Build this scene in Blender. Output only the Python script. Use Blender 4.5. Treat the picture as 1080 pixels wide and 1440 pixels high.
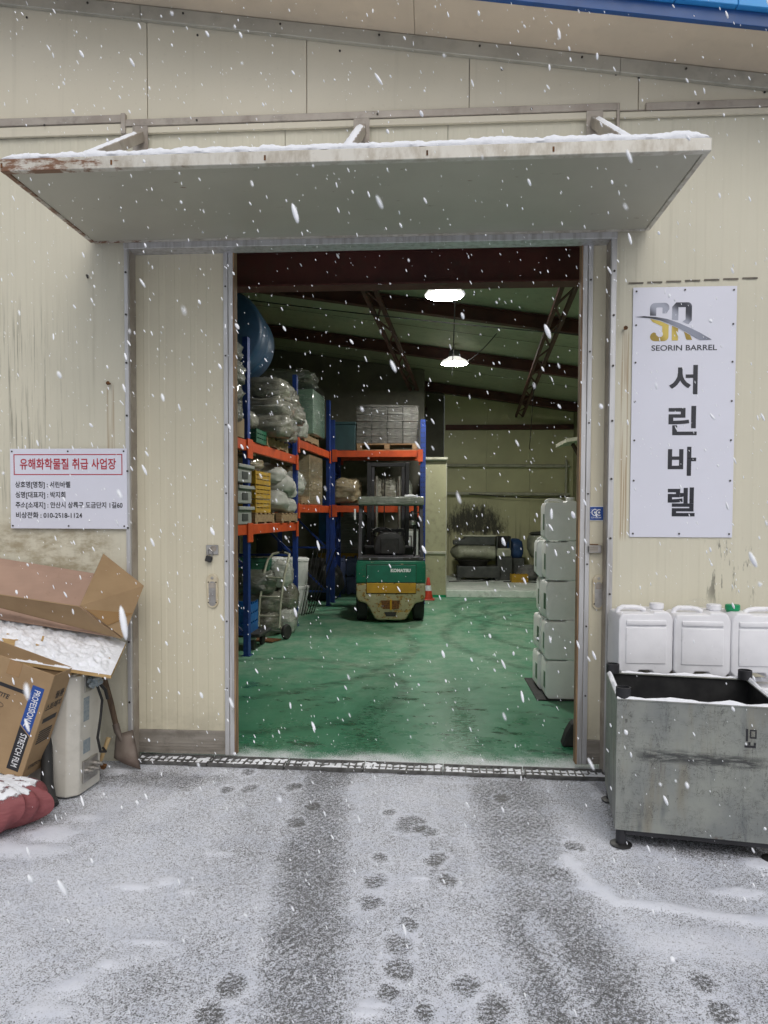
import bpy, bmesh, math, random
import numpy as np
from mathutils import Vector, Matrix, noise
random.seed(7); rnd = random.Random(11)
for o in list(bpy.data.objects): bpy.data.objects.remove(o)
S = bpy.context.scene
COL = S.collection

# ------------------------------------------------------------------ camera
F, X0, Y0 = 1000.0, 540.0, 757.0                  # photo pixels, 1080 x 1440
CAM = Vector((0, -4.55, 1.65))
_p, _y, _r = math.radians(2.0), math.radians(3.8), math.radians(0.2)
fw = Vector((-math.sin(_y)*math.cos(_p), math.cos(_y)*math.cos(_p), -math.sin(_p)))
_rt = Vector((math.cos(_y), math.sin(_y), 0)); _up = _rt.cross(fw)
rt = _rt*math.cos(_r) + _up*math.sin(_r); up = _up*math.cos(_r) - _rt*math.sin(_r)
cd = bpy.data.cameras.new('camera'); cam = bpy.data.objects.new('camera', cd); COL.objects.link(cam)
cam.matrix_world = Matrix(((rt.x, up.x, -fw.x, CAM.x), (rt.y, up.y, -fw.y, CAM.y), (rt.z, up.z, -fw.z, CAM.z), (0, 0, 0, 1)))
cd.sensor_fit = 'VERTICAL'; cd.sensor_height = 36; cd.sensor_width = 27
cd.lens = 36*F/1440; cd.shift_y = (Y0-720)/1440; cd.clip_start = 0.05; cd.clip_end = 500
S.camera = cam
cd.dof.use_dof = True; cd.dof.focus_distance = 6.0; cd.dof.aperture_fstop = 8.0      # a phone's 3 mm pupil: only flakes close by go soft
def P(px, py, ax, v):
    "point where the sight line of a photo pixel meets the plane axis = v"
    d = fw + rt*((px-X0)/F) - up*((py-Y0)/F)
    return CAM + d*((v-CAM[ax])/d[ax])

# ------------------------------------------------------------------ light
W = bpy.data.worlds.new('World'); S.world = W; W.use_nodes = True
nt = W.node_tree; bg = nt.nodes['Background']
sky = nt.nodes.new('ShaderNodeTexSky'); sky.sky_type = 'NISHITA'; sky.sun_disc = False
SUN_EL, SUN_AZ = math.radians(52), math.radians(200)      # behind the camera, a little to its right
sky.sun_elevation = SUN_EL; sky.sun_rotation = SUN_AZ; sky.dust_density = 4; sky.air_density = 1.0
hs = nt.nodes.new('ShaderNodeHueSaturation'); hs.inputs['Saturation'].default_value = 0.40   # cloud cover greys the sky
nt.links.new(sky.outputs[0], hs.inputs['Color']); nt.links.new(hs.outputs[0], bg.inputs['Color'])
bg.inputs['Strength'].default_value = 0.12
sd = bpy.data.lights.new('sun', 'SUN'); so = bpy.data.objects.new('sun', sd); COL.objects.link(so)
sd.energy = 0.6; sd.angle = math.radians(60); sd.color = (1, .97, .93)
sv = Vector((0.25, -0.75, 1.0)).normalized()
so.rotation_euler = sv.to_track_quat('Z', 'Y').to_euler()
sky.sun_elevation = math.asin(sv.z); sky.sun_rotation = math.atan2(sv.x, sv.y)
S.view_settings.view_transform = 'Standard'; S.view_settings.look = 'None'
S.view_settings.gamma = 1; S.view_settings.use_curve_mapping = False
S.view_settings.exposure = 0.0
S.render.engine = 'CYCLES'; S.cycles.use_denoising = True; S.cycles.max_bounces = 8
S.cycles.sample_clamp_indirect = 6

# ------------------------------------------------------------------ node helper
class N:
    def __init__(s, name, disp=False):
        s.m = bpy.data.materials.new(name); s.m.use_nodes = True
        s.t = s.m.node_tree; s.b = s.t.nodes['Principled BSDF']; s.out = s.t.nodes['Material Output']
        s._pos = None
    def n(s, t): return s.t.nodes.new(t)
    def put(s, sock, v):
        if v is None: return
        if isinstance(v, (int, float)): sock.default_value = v
        elif isinstance(v, (tuple, list)):
            v = tuple(v)
            if sock.type == 'RGBA' and len(v) == 3: v += (1,)
            sock.default_value = v
        else: s.t.links.new(v, sock)
    def math(s, op, a, b=None, c=None, clamp=False):
        x = s.n('ShaderNodeMath'); x.operation = op; x.use_clamp = clamp
        s.put(x.inputs[0], a); s.put(x.inputs[1], b); s.put(x.inputs[2], c); return x.outputs[0]
    def add(s, a, b): return s.math('ADD', a, b)
    def mul(s, a, b): return s.math('MULTIPLY', a, b)
    def smooth(s, v, a, b):
        x = s.n('ShaderNodeMapRange'); x.interpolation_type = 'SMOOTHSTEP'
        s.put(x.inputs['Value'], v); x.inputs['From Min'].default_value = a; x.inputs['From Max'].default_value = b
        return x.outputs[0]
    def mix(s, f, a, b):
        x = s.n('ShaderNodeMix'); x.data_type = 'RGBA'
        s.put(x.inputs[0], f); s.put(x.inputs[6], a); s.put(x.inputs[7], b); return x.outputs[2]
    def obj(s):
        return s.n('ShaderNodeTexCoord').outputs['Object']
    def pos(s):
        if s._pos is None:
            g = s.n('ShaderNodeNewGeometry'); s._pos = g.outputs['Position']
        return s._pos
    def xyz(s, v):
        x = s.n('ShaderNodeSeparateXYZ'); s.put(x.inputs[0], v); return x.outputs
    def scale(s, v, sc):
        x = s.n('ShaderNodeVectorMath'); x.operation = 'MULTIPLY'; s.put(x.inputs[0], v); x.inputs[1].default_value = sc
        return x.outputs[0]
    def noise(s, v, sc, detail=3, rough=.55, dist=0):
        x = s.n('ShaderNodeTexNoise'); s.put(x.inputs['Vector'], v); x.inputs['Scale'].default_value = sc
        x.inputs['Detail'].default_value = detail; x.inputs['Roughness'].default_value = rough
        x.inputs['Distortion'].default_value = dist; return x.outputs[0]
    def voro(s, v, sc, feat='F1'):
        x = s.n('ShaderNodeTexVoronoi'); x.feature = feat; s.put(x.inputs['Vector'], v); x.inputs['Scale'].default_value = sc
        return x.outputs[0]
    def bump(s, h, strength=.3, dist=.01):
        x = s.n('ShaderNodeBump'); s.put(x.inputs['Height'], h); x.inputs['Strength'].default_value = strength
        x.inputs['Distance'].default_value = dist; s.t.links.new(x.outputs[0], s.b.inputs['Normal']); return x
    def band(s, v, a, b, soft):
        return s.mul(s.smooth(v, a-soft, a+soft), s.math('SUBTRACT', 1.0, s.smooth(v, b-soft, b+soft)))
    def set(s, **k):
        al = dict(col='Base Color', rough='Roughness', metal='Metallic', coat='Coat Weight', spec='Specular IOR Level',
                  trans='Transmission Weight', alpha='Alpha', emit='Emission Color', estr='Emission Strength', sss='Subsurface Weight')
        for a, v in k.items(): s.put(s.b.inputs[al[a]], v)
        return s.m
MATS = {}
def simple(name, c, c2=None, sc=6, rough=.6, metal=0, bump=0, bsc=80, stretch=(1, 1, 1), lo=.35, hi=.7, coat=0, grime=0, gcol=(.05, .045, .035)):
    "plain surface: two tones blended by noise, fine relief, optional grime"
    k = N(name); v = k.scale(k.obj(), stretch)
    col = c
    if c2: col = k.mix(k.smooth(k.noise(v, sc, 4), lo, hi), c, c2)
    if grime:
        g = k.mul(k.smooth(k.noise(k.pos(), 9, 5, .65), .48, .75), grime)
        col = k.mix(g, col, gcol)
    r = k.add(k.mul(k.noise(v, sc*2.3, 3), .25), rough-.12)
    k.set(col=col, rough=r, metal=metal, coat=coat)
    if bump: k.bump(k.noise(v, bsc, 3), bump, .004)
    MATS[name] = k.m; return k.m

# ------------------------------------------------------------------ mesh helper
class MB:
    def __init__(s): s.v = []; s.f = []
    def quadbox(s, c):               # 8 corners: bottom ring 4, top ring 4
        i = len(s.v); s.v += [tuple(p) for p in c]
        s.f += [tuple(i+k for k in q) for q in ((3, 2, 1, 0), (4, 5, 6, 7), (0, 1, 5, 4), (1, 2, 6, 5), (2, 3, 7, 6), (3, 0, 4, 7))]
        return s
    def box(s, x0, x1, y0, y1, z0, z1):
        return s.quadbox([(x0, y0, z0), (x1, y0, z0), (x1, y1, z0), (x0, y1, z0), (x0, y0, z1), (x1, y0, z1), (x1, y1, z1), (x0, y1, z1)])
    def bar(s, a, b, w, h, upv=(0, 0, 1)):      # box beam from a to b, width w across, height h along upv
        a, b = Vector(a), Vector(b); d = (b-a).normalized(); u = Vector(upv)
        sd_ = d.cross(u).normalized(); u = sd_.cross(d).normalized()
        c = []
        for p in (a, b):
            pass
        q = [(-1, -1), (1, -1), (1, 1), (-1, 1)]
        r0 = [a+sd_*(w/2*i)+u*(h/2*j) for i, j in q]; r1 = [b+sd_*(w/2*i)+u*(h/2*j) for i, j in q]
        return s.quadbox(r0+r1)
    def prism(s, poly, axis, a, b):              # poly in the two other axes, extruded a..b
        n = len(poly); i = len(s.v)
        def mk(p, t):
            return {0: (t, p[0], p[1]), 1: (p[0], t, p[1]), 2: (p[0], p[1], t)}[axis]
        s.v += [mk(p, a) for p in poly]+[mk(p, b) for p in poly]
        s.f += [tuple(i+k for k in range(n))[::-1], tuple(i+n+k for k in range(n))]
        s.f += [(i+k, i+(k+1) % n, i+n+(k+1) % n, i+n+k) for k in range(n)]
        return s
    def cyl(s, a, b, r0, r1=None, n=16):
        r1 = r0 if r1 is None else r1
        return s.tube([a, b], [r0, r1], n)
    def tube(s, pts, r, n=8, caps=True):
        pts = [Vector(p) for p in pts]; m = len(pts)
        if not isinstance(r, (list, tuple)): r = [r]*m
        i = len(s.v); t0 = (pts[1]-pts[0]).normalized()
        ref = Vector((0, 0, 1)) if abs(t0.z) < .9 else Vector((1, 0, 0))
        nrm = t0.cross(ref).normalized()
        for k in range(m):
            t = (pts[min(k+1, m-1)]-pts[max(k-1, 0)]).normalized()
            nrm = (nrm-t*nrm.dot(t)).normalized(); bn = t.cross(nrm)
            for j in range(n):
                a = 2*math.pi*j/n
                s.v.append(tuple(pts[k]+(nrm*math.cos(a)+bn*math.sin(a))*r[k]))
        for k in range(m-1):
            for j in range(n):
                s.f.append((i+k*n+j, i+k*n+(j+1) % n, i+(k+1)*n+(j+1) % n, i+(k+1)*n+j))
        if caps:
            s.f.append(tuple(i+j for j in range(n))[::-1]); s.f.append(tuple(i+(m-1)*n+j for j in range(n)))
        return s
    def lathe(s, prof, n=20, o=(0, 0, 0), axis=2):
        i = len(s.v); m = len(prof)
        for r, z in prof:
            for j in range(n):
                a = 2*math.pi*j/n; c = (r*math.cos(a), r*math.sin(a))
                p = {2: (c[0], c[1], z), 1: (c[0], z, c[1]), 0: (z, c[0], c[1])}[axis]
                s.v.append((p[0]+o[0], p[1]+o[1], p[2]+o[2]))
        for k in range(m-1):
            for j in range(n):
                q = (i+k*n+j, i+k*n+(j+1) % n, i+(k+1)*n+(j+1) % n, i+(k+1)*n+j)
                s.f.append(q if axis != 1 else q[::-1])
        a = tuple(i+j for j in range(n)); b = tuple(i+(m-1)*n+j for j in range(n))
        s.f += [a[::-1], b] if axis != 1 else [a, b[::-1]]
        return s
    def grid(s, fn, nu, nv, wrap=False):
        i = len(s.v)
        for a in range(nu+1):
            for b in range(nv+1 if not wrap else nv): s.v.append(tuple(fn(a/nu, b/nv)))
        w = nv if wrap else nv+1
        for a in range(nu):
            for b in range(nv):
                s.f.append((i+a*w+b, i+a*w+(b+1) % w, i+(a+1)*w+(b+1) % w, i+(a+1)*w+b))
        return s
    def mesh(s, name, m, bevel=0, seg=1, smooth=None):
        me = bpy.data.meshes.new(name); me.from_pydata(s.v, [], s.f); me.materials.append(m)
        bm = bmesh.new(); bm.from_mesh(me)
        bmesh.ops.recalc_face_normals(bm, faces=bm.faces)
        if bevel:
            ed = [e for e in bm.edges if len(e.link_faces) == 2 and e.calc_face_angle(0) > .5]
            bmesh.ops.bevel(bm, geom=ed, offset=bevel, segments=seg, affect='EDGES', profile=.5, clamp_overlap=True)
        bm.to_mesh(me); bm.free()
        if smooth:
            me.shade_smooth(); me.set_sharp_from_angle(angle=math.radians(smooth))
        return me
    def build(s, name, m, parent=None, bevel=0, seg=1, smooth=None, loc=None, rot=None):
        return put(name, s.mesh(name, m, bevel, seg, smooth), parent, loc, rot)
def put(name, me, parent=None, loc=None, rot=None):
    o = bpy.data.objects.new(name, me); COL.objects.link(o)
    if parent: o.parent = parent
    if loc is not None: o.location = loc
    if rot is not None: o.rotation_euler = rot
    return o
def tag(o, label=None, cat=None, group=None, kind=None):
    if label: o['label'] = label
    if cat: o['category'] = cat
    if group: o['group'] = group
    if kind: o['kind'] = kind
    return o
def thing(name, label, cat, loc=(0, 0, 0), rz=0, group=None, rot=None):
    o = bpy.data.objects.new(name, None); COL.objects.link(o); o.empty_display_size = .1
    o.location = loc; o.rotation_euler = rot if rot else (0, 0, rz)
    return tag(o, label, cat, group)
def kids(o): return [c for c in COL.objects if c.parent == o]
def copy_tree(o, parent=None, **k):
    c = o.copy(); COL.objects.link(c); c.parent = parent
    for ch in kids(o): copy_tree(ch, c)
    if 'loc' in k: c.location = k['loc']
    if 'rz' in k: c.rotation_euler = (0, 0, k['rz'])
    if 'label' in k: c['label'] = k['label']
    if 'group' in k: c['group'] = k['group']
    return c
def text(name, body, size, m, parent, loc, rot=(math.pi/2, 0, 0), bold=0, align='CENTER', sx=1, shear=0, spacing=1, width=None):
    cu = bpy.data.curves.new('txt', 'FONT'); cu.body = body; cu.size = size; cu.offset = bold
    cu.align_x = align; cu.align_y = 'CENTER'; cu.shear = shear; cu.space_character = spacing; cu.resolution_u = 4
    to = bpy.data.objects.new('txt', cu); COL.objects.link(to)
    dg = bpy.context.evaluated_depsgraph_get(); ev = to.evaluated_get(dg)
    me = bpy.data.meshes.new_from_object(ev); bpy.data.objects.remove(to); bpy.data.curves.remove(cu)
    if len(me.vertices):
        xs = [v.co.x for v in me.vertices]
        if width: sx = width/(max(xs)-min(xs))
    me.transform(Matrix.Diagonal((sx, 1, 1, 1))); me.materials.clear(); me.materials.append(m); me.name = name
    return put(name, me, parent, loc, rot)
def poly(name, pts, m, parent, y, thick=.0008):
    "flat printed shape in the XZ plane"
    return MB().prism(pts, 1, y-thick, y).build(name, m, parent)
def fbm(x, y, z, o=3): return noise.fractal(Vector((x, y, z)), .8, 2.0, o)

# ------------------------------------------------------------------ materials
def mat_cream(name, base, tint, streaks=1.0):
    k = N(name); p = k.pos(); x, y, z = k.xyz(p)
    big = k.noise(p, .9, 3)
    col = k.mix(k.smooth(big, .35, .7), base, tint)
    # run-off streaks: noise stretched along z
    st = k.noise(k.scale(p, (16, 16, .5)), 1, 4, .6)
    col = k.mix(k.mul(k.smooth(st, .55, .85), .30*streaks), col, (.16, .14, .085))
    # black mould drips high on the left wall
    md = k.noise(k.scale(p, (48, 48, 1.5)), 1, 5, .7)
    reg = k.mul(k.band(x, -3.4, -2.42, .22), k.band(z, 1.75, 2.95, .3))
    col = k.mix(k.mul(k.mul(k.smooth(md, .50, .68), reg), .6), col, (.05, .05, .035))
    # brown splash stain under the hazard sign
    bs = k.noise(k.scale(p, (6, 6, 12)), 1, 5, .7)
    reg = k.mul(k.band(x, -3.2, -2.1, .12), k.band(z, .9, 1.58, .12))
    col = k.mix(k.mul(k.mul(k.smooth(bs, .38, .65), reg), .6), col, (.2, .14, .05))
    # rust runs below two bolt holes
    for bx, z0, z1 in ((-2.1, 2.05, 2.47), (1.195, 1.5, 2.78)):
        w = k.noise(k.scale(p, (90, 90, 1.5)), 1, 2)
        reg = k.mul(k.band(x, bx-.02, bx+.025, .008), k.band(z, z0, z1, .03))
        col = k.mix(k.mul(k.mul(k.smooth(w, .42, .6), reg), .6), col, (.26, .13, .03))
    # scuffs above the canisters
    sc = k.noise(k.scale(p, (22, 22, 4)), 1, 4, .7)
    reg = k.mul(k.band(x, 1.72, 2.0, .05), k.band(z, 1.12, 1.5, .06))
    col = k.mix(k.mul(k.mul(k.smooth(sc, .55, .62), reg), .7), col, (.06, .06, .05))
    # splash-back grime near the ground
    lowg = k.mul(k.math('SUBTRACT', 1.0, k.smooth(z, .0, .55)), k.smooth(k.noise(p, 5, 5, .65), .35, .75))
    col = k.mix(k.mul(lowg, .55), col, (.2, .18, .13))
    fine = k.noise(p, 40, 4, .6)
    col = k.mix(k.mul(k.smooth(fine, .6, .85), .25), col, (.3, .27, .2))
    k.set(col=col, rough=k.add(k.mul(big, .2), .34), spec=.35)
    k.bump(k.add(k.noise(p, 3.0, 2), k.mul(k.noise(p, 60, 2), .08)), .12, .02)
    return k.m
M_CREAM = mat_cream('cream_panel', (.63, .60, .48), (.58, .555, .445))
M_CREAM2 = mat_cream('cream_upper', (.655, .61, .49), (.61, .57, .455), .5)
M_DOOR = mat_cream('cream_door', (.64, .595, .455), (.59, .55, .42), .5)
def mat_metal_trim():
    k = N('aluminium_trim'); p = k.pos(); x, y, z = k.xyz(p)
    n1 = k.noise(k.scale(p, (30, 30, 2)), 1, 4, .6)
    col = k.mix(k.smooth(n1, .4, .75), (.60, .60, .61), (.42, .41, .40))
    k.set(col=col, metal=.55, rough=k.add(k.mul(n1, .3), .3)); k.bump(k.noise(p, 90, 2), .06, .003); return k.m
M_ALU = mat_metal_trim()
M_FLASH = simple('flashing', (.42, .38, .33), (.30, .26, .22), 4, .5, .25, .1, 60, grime=.35)
M_SOFFIT = simple('soffit', (.66, .56, .43), (.58, .50, .39), 1.5, .6, 0, .05, 30, grime=.12, gcol=(.3, .25, .2))
M_SOFFLASH = simple('soffit_angle', (.50, .49, .43), (.42, .41, .36), 3, .45, .35, .08, 60, grime=.2)
M_BLUE_D = simple('dark_blue_coat', (.008, .075, .26), (.01, .06, .2), 4, .4)
M_BLUE_L = simple('light_blue_coat', (.05, .36, .80), (.06, .32, .72), 3, .4)
def mat_canopy(name, c, c2):
    k = N(name); p = k.pos(); x, y, z = k.xyz(p)
    col = k.mix(k.smooth(k.noise(p, 1.6, 4), .35, .7), c, c2)
    sp = k.noise(k.scale(p, (8, 30, 30)), 1, 5, .7)
    col = k.mix(k.mul(k.smooth(sp, .66, .72), .8), col, (.13, .05, .015))
    k.set(col=col, rough=.42, spec=.4); k.bump(k.noise(p, 2.5, 2), .1, .02); return k.m
M_CANOPY = mat_canopy('canopy_panel', (.46, .445, .37), (.42, .405, .335))
def mat_canopy_edge():
    k = N('canopy_edge'); p = k.pos(); x, y, z = k.xyz(p)
    n1 = k.noise(k.scale(p, (14, 14, 6)), 1, 5, .65)
    col = k.mix(k.smooth(n1, .4, .7), (.62, .60, .54), (.42, .38, .31))
    r = k.noise(k.scale(p, (9, 9, 30)), 1, 5, .7)
    left = k.math('SUBTRACT', 1.0, k.smooth(x, -2.0, -1.3))
    m = k.smooth(k.add(r, k.mul(left, .22)), .64, .78)
    col = k.mix(k.mul(m, .9), col, k.mix(r, (.28, .1, .02), (.09, .03, .012)))
    k.set(col=col, rough=.5, metal=.15); k.bump(n1, .15, .004); return k.m
M_CEDGE = mat_canopy_edge()
M_WOODEDGE = simple('weathered_wood_edge', (.34, .22, .12), (.16, .10, .06), 7, .8, 0, .4, 40, (4, 4, .5))
M_KICK = simple('kick_plate', (.36, .33, .29), (.26, .235, .2), 5, .5, .4, .1, 60, (1, 1, 4), grime=.4)
M_SCREW = simple('screw_steel', (.07, .065, .06), None, 5, .5, .7)
M_RUST = simple('rust', (.2, .08, .02), (.06, .03, .015), 40, .9, 0, .5, 60)
M_STEEL = simple('brushed_steel', (.5, .49, .47), (.36, .34, .32), 20, .38, .9, .05, 80)
M_CHROMEW = simple('ivory_plastic', (.60, .54, .40), (.5, .42, .28), 12, .4)
M_HOLE = simple('dark_recess', (.03, .028, .025), None, 5, .8)
M_BLACK = simple('black_paint', (.012, .012, .013), (.03, .03, .03), 8, .5, 0, .1, 60)
M_RUBBER = simple('black_rubber', (.018, .018, .018), (.03, .03, .028), 8, .7, 0, .2, 60)
M_REDSTEEL = simple('red_oxide_steel', (.115, .032, .028), (.075, .022, .02), 3, .6, 0, .1, 60, grime=.35)
M_RAFTER = simple('brown_oxide_steel', (.10, .034, .026), (.06, .022, .018), 3, .65, 0, .1, 60, grime=.4)
M_CEIL = simple('ceiling_panel', (.43, .47, .335), (.36, .40, .285), 1.2, .6, 0, .05, 20, grime=.25)
M_INWALL = simple('interior_panel', (.42, .41, .25), (.35, .34, .21), 1.2, .55, 0, .05, 30, (1, 1, .4), grime=.3)
def mat_backwall():
    k = N('stained_back_panel'); p = k.pos(); x, y, z = k.xyz(p)
    col = k.mix(k.smooth(k.noise(p, 1.2, 3), .35, .7), (.58, .57, .34), (.50, .49, .29))
    # black oil splash thrown up the wall by the finishing machine: an arch of vertical flecks
    dx = k.mul(k.math('SUBTRACT', x, 1.05), 1/1.0); dz = k.mul(k.math('SUBTRACT', z, 1.25), 1/.85)
    r = k.math('SQRT', k.add(k.mul(dx, dx), k.mul(dz, dz)))
    fl = k.noise(k.scale(p, (13, 13, 4.5)), 1, 7, .8)
    ring = k.mul(k.smooth(r, 1.1, .45), k.smooth(z, .95, 1.3))
    m = k.smooth(k.add(fl, k.mul(ring, .40)), .62, .92)
    col = k.mix(k.mul(m, .93), col, (.018, .017, .012))
    dr = k.noise(k.scale(p, (16, 16, .8)), 1, 4, .6)
    lo = k.math('SUBTRACT', 1.0, k.smooth(z, .6, 2.3))
    col = k.mix(k.mul(k.mul(k.smooth(dr, .5, .72), lo), .6), col, (.07, .055, .025))
    k.set(col=col, rough=.5); return k.m
M_BACKWALL = mat_backwall()
def mat_epoxy():
    k = N('green_epoxy'); p = k.pos(); x, y, z = k.xyz(p)
    base = k.mix(k.smooth(k.noise(p, .8, 4), .35, .7), (.05, .25, .135), (.085, .29, .17))
    # scuffed pale film
    sw = k.noise(k.scale(p, (1.6, .9, 1)), 1.3, 9, .76, 0)
    base = k.mix(k.mul(k.mul(k.smooth(sw, .36, .70), .8), k.add(k.mul(k.smooth(y, .9, 4.5), .75), .25)), base, (.29, .41, .30))
    # tyre lanes: darker and wetter
    n2 = k.noise(p, 3, 4)
    xl = k.add(x, k.mul(k.math('SUBTRACT', n2, .5), .30))
    lane = k.math('MAXIMUM', k.band(xl, -.62, -.30, .14), k.band(xl, .10, .42, .14))
    lane = k.mul(lane, k.math('SUBTRACT', 1.0, k.smooth(y, .6, 4.2)))
    lane = k.mul(lane, k.smooth(k.noise(k.scale(p, (1, 2.2, 1)), 17, 6, .85), .40, .56))
    damp = k.math('SUBTRACT', 1.0, k.smooth(k.add(y, k.mul(k.math('SUBTRACT', n2, .5), 1.6)), .3, 2.8))
    base = k.mix(k.mul(damp, .62), base, (.022, .15, .075))
    base = k.mix(k.mul(lane, .8), base, (.010, .10, .045))
    wet = k.smooth(k.noise(k.scale(p, (1.1, 1.7, 1)), 2.3, 8, .72), .53, .62)
    near = k.math('SUBTRACT', 1.0, k.smooth(y, .8, 4.2))
    wet = k.mul(wet, k.add(k.mul(near, .8), .2))
    base = k.mix(k.mul(wet, .75), base, (.01, .06, .032))
    for cx_, cy_, r_ in ((3.1, 5.6, 2.35), (3.3, 5.2, 3.1), (-3.2, 4.2, 3.0), (2.6, 7.6, 1.7), (2.7, 7.7, 2.3), (-1.6, 2.0, 1.35)):      # curved tyre marks
        qx = k.math('SUBTRACT', x, cx_); qy = k.math('SUBTRACT', y, cy_)
        rr = k.math('SQRT', k.add(k.mul(qx, qx), k.mul(qy, qy)))
        mk_ = k.mul(k.band(rr, r_-.07, r_+.07, .05), k.smooth(k.noise(k.scale(p, (1, 1.4, 1)), 9, 6, .8), .38, .58))
        base = k.mix(k.mul(mk_, .72), base, (.018, .085, .045))
    scr = k.noise(k.scale(p, (26, 5, 1)), 1, 6, .75, 2.6)
    base = k.mix(k.mul(k.smooth(scr, .58, .72), .5), base, (.36, .45, .35))
    dirt = k.smooth(k.noise(k.scale(p, (1, 2, 1)), 15, 7, .8), .56, .68)
    base = k.mix(k.mul(dirt, .62), base, (.03, .06, .04))
    patch = k.smooth(k.noise(k.scale(p, (1, 1.2, 1)), 3.0, 9, .8), .46, .64)
    patch = k.mul(patch, k.smooth(y, 1.0, 3.5))
    base = k.mix(k.mul(patch, .55), base, (.30, .40, .30))
    pt2 = k.smooth(k.noise(k.scale(p, (1, 1.3, 1)), 4.5, 9, .82), .55, .66)
    base = k.mix(k.mul(pt2, .32), base, (.02, .10, .055))
    # snow blown a little way over the threshold
    fr = k.noise(p, 130, 4, .7); pt = k.noise(p, 3.5, 4)
    edge = k.math('SUBTRACT', 1.0, k.smooth(y, -.05, .62))
    sm = k.smooth(k.add(k.add(fr, k.mul(edge, .40)), k.mul(k.math('SUBTRACT', pt, .5), .5)), .70, .84)
    base = k.mix(k.mul(sm, .85), base, (.70, .72, .75))
    rough = k.math('SUBTRACT', .46, k.mul(k.math('MAXIMUM', wet, k.math('MAXIMUM', lane, k.mul(damp, .7))), .26))
    rough = k.add(rough, k.mul(sm, .4)); rough = k.add(rough, k.mul(k.math('SUBTRACT', k.noise(p, 6, 4), .5), .3))
    k.set(col=base, rough=rough, spec=.45); k.bump(k.add(k.noise(p, 1.8, 2), k.mul(k.noise(p, 35, 3), .06)), .12, .02); return k.m
M_EPOXY = mat_epoxy()
def mat_ground():
    k = N('snowy_concrete'); p = k.pos()
    at = k.n('ShaderNodeAttribute'); at.attribute_name = 'snow'; sn = at.outputs['Fac']
    at2 = k.n('ShaderNodeAttribute'); at2.attribute_name = 'wet'; wt = at2.outputs['Fac']
    con = k.mix(k.smooth(k.noise(p, 5, 5, .65), .35, .7), (.155, .158, .163), (.105, .108, .113))
    con = k.mix(k.smooth(k.noise(p, 160, 3, .6), .45, .7), con, (.075, .076, .08))
    con = k.mix(k.mul(wt, .6), con, (.05, .048, .042))
    g1 = k.noise(p, 170, 2, .6); g2 = k.noise(p, 50, 4, .7); g3 = k.noise(p, 6, 5, .6); g0 = k.noise(p, 260, 1, .5)
    v = k.add(k.add(k.mul(k.math('SUBTRACT', g1, .5), 1.5), k.mul(k.math('SUBTRACT', g2, .5), .75)), k.add(k.mul(k.math('SUBTRACT', g3, .5), .25), k.mul(k.math('SUBTRACT', g0, .5), .9)))
    m = k.smooth(k.add(v, sn), .25, .69)
    snow = k.mix(k.smooth(g3, .4, .7), (.71, .735, .805), (.63, .66, .74))
    col = k.mix(m, con, snow)
    k.set(col=col, rough=k.add(k.mul(m, .35), k.math('SUBTRACT', .5, k.mul(wt, .15))), spec=.3)
    k.bump(k.add(k.mul(m, .8), k.mul(g2, .7)), .55, .008); return k.m
M_GROUND = mat_ground()
def mat_snow():
    k = N('snow'); p = k.pos()
    g = k.noise(p, 60, 5, .7)
    k.set(col=k.mix(g, (.80, .82, .87), (.88, .90, .94)), rough=.75, spec=.2); k.bump(g, .5, .01); return k.m
M_SNOW = mat_snow()
M_FLAKE = N('snow_flake').set(col=(.92, .94, .98), rough=.8)
def mat_card(name, a, b, blotch=(.16, .10, .05)):
    k = N(name); p = k.obj()
    col = k.mix(k.smooth(k.noise(p, 4, 4), .35, .7), a, b)
    fl = k.noise(k.scale(p, (3, 3, 90)), 1, 2)
    col = k.mix(k.mul(fl, .10), col, blotch)
    col = k.mix(k.mul(k.smooth(k.noise(p, 11, 5, .7), .62, .75), .3), col, blotch)
    k.set(col=col, rough=.8, spec=.2); k.bump(k.noise(k.scale(p, (4, 4, 120)), 1, 2), .08, .003); return k.m
M_CARD = mat_card('cardboard', (.37, .255, .145), (.31, .21, .118))
M_CARDIN = mat_card('cardboard_inside', (.42, .285, .22), (.36, .245, .19))
M_CARDOLD = mat_card('dull_cardboard', (.25, .19, .12), (.19, .14, .09))
M_TAPE = N('packing_tape').set(col=(.33, .2, .09), rough=.2, coat=.6)
M_INK = N('black_print').set(col=(.018, .018, .022), rough=.55)
M_INKBLUE = N('blue_print').set(col=(.015, .07, .30), rough=.5)
M_INKWHITE = N('white_print').set(col=(.75, .76, .78), rough=.5)
M_INKRED = N('red_print').set(col=(.42, .012, .03), rough=.45)
M_SIGN = simple('sign_board', (.70, .71, .80), (.68, .69, .775), 2, .35, 0, .02, 20)
M_LETTER = simple('letter_navy', (.014, .016, .026), None, 4, .3, 0, 0, coat=.3)
def mat_gradient(name, dark, light, sc, ang):
    k = N(name); v = k.xyz(k.obj())
    t = k.add(k.mul(v[0], math.cos(ang)*sc), k.mul(v[2], math.sin(ang)*sc))
    w = k.math('SINE', t); k.set(col=k.mix(k.smooth(w, -1, 1), dark, light), rough=.35); return k.m
M_SILVER = mat_gradient('printed_silver', (.03, .033, .05), (.36, .38, .46), 34, .9)
M_GOLD = mat_gradient('printed_gold', (.33, .23, .03), (.62, .48, .10), 40, .6)
M_SWOOSH = mat_gradient('printed_grey_sweep', (.03, .034, .05), (.26, .28, .35), 13, .2)
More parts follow.
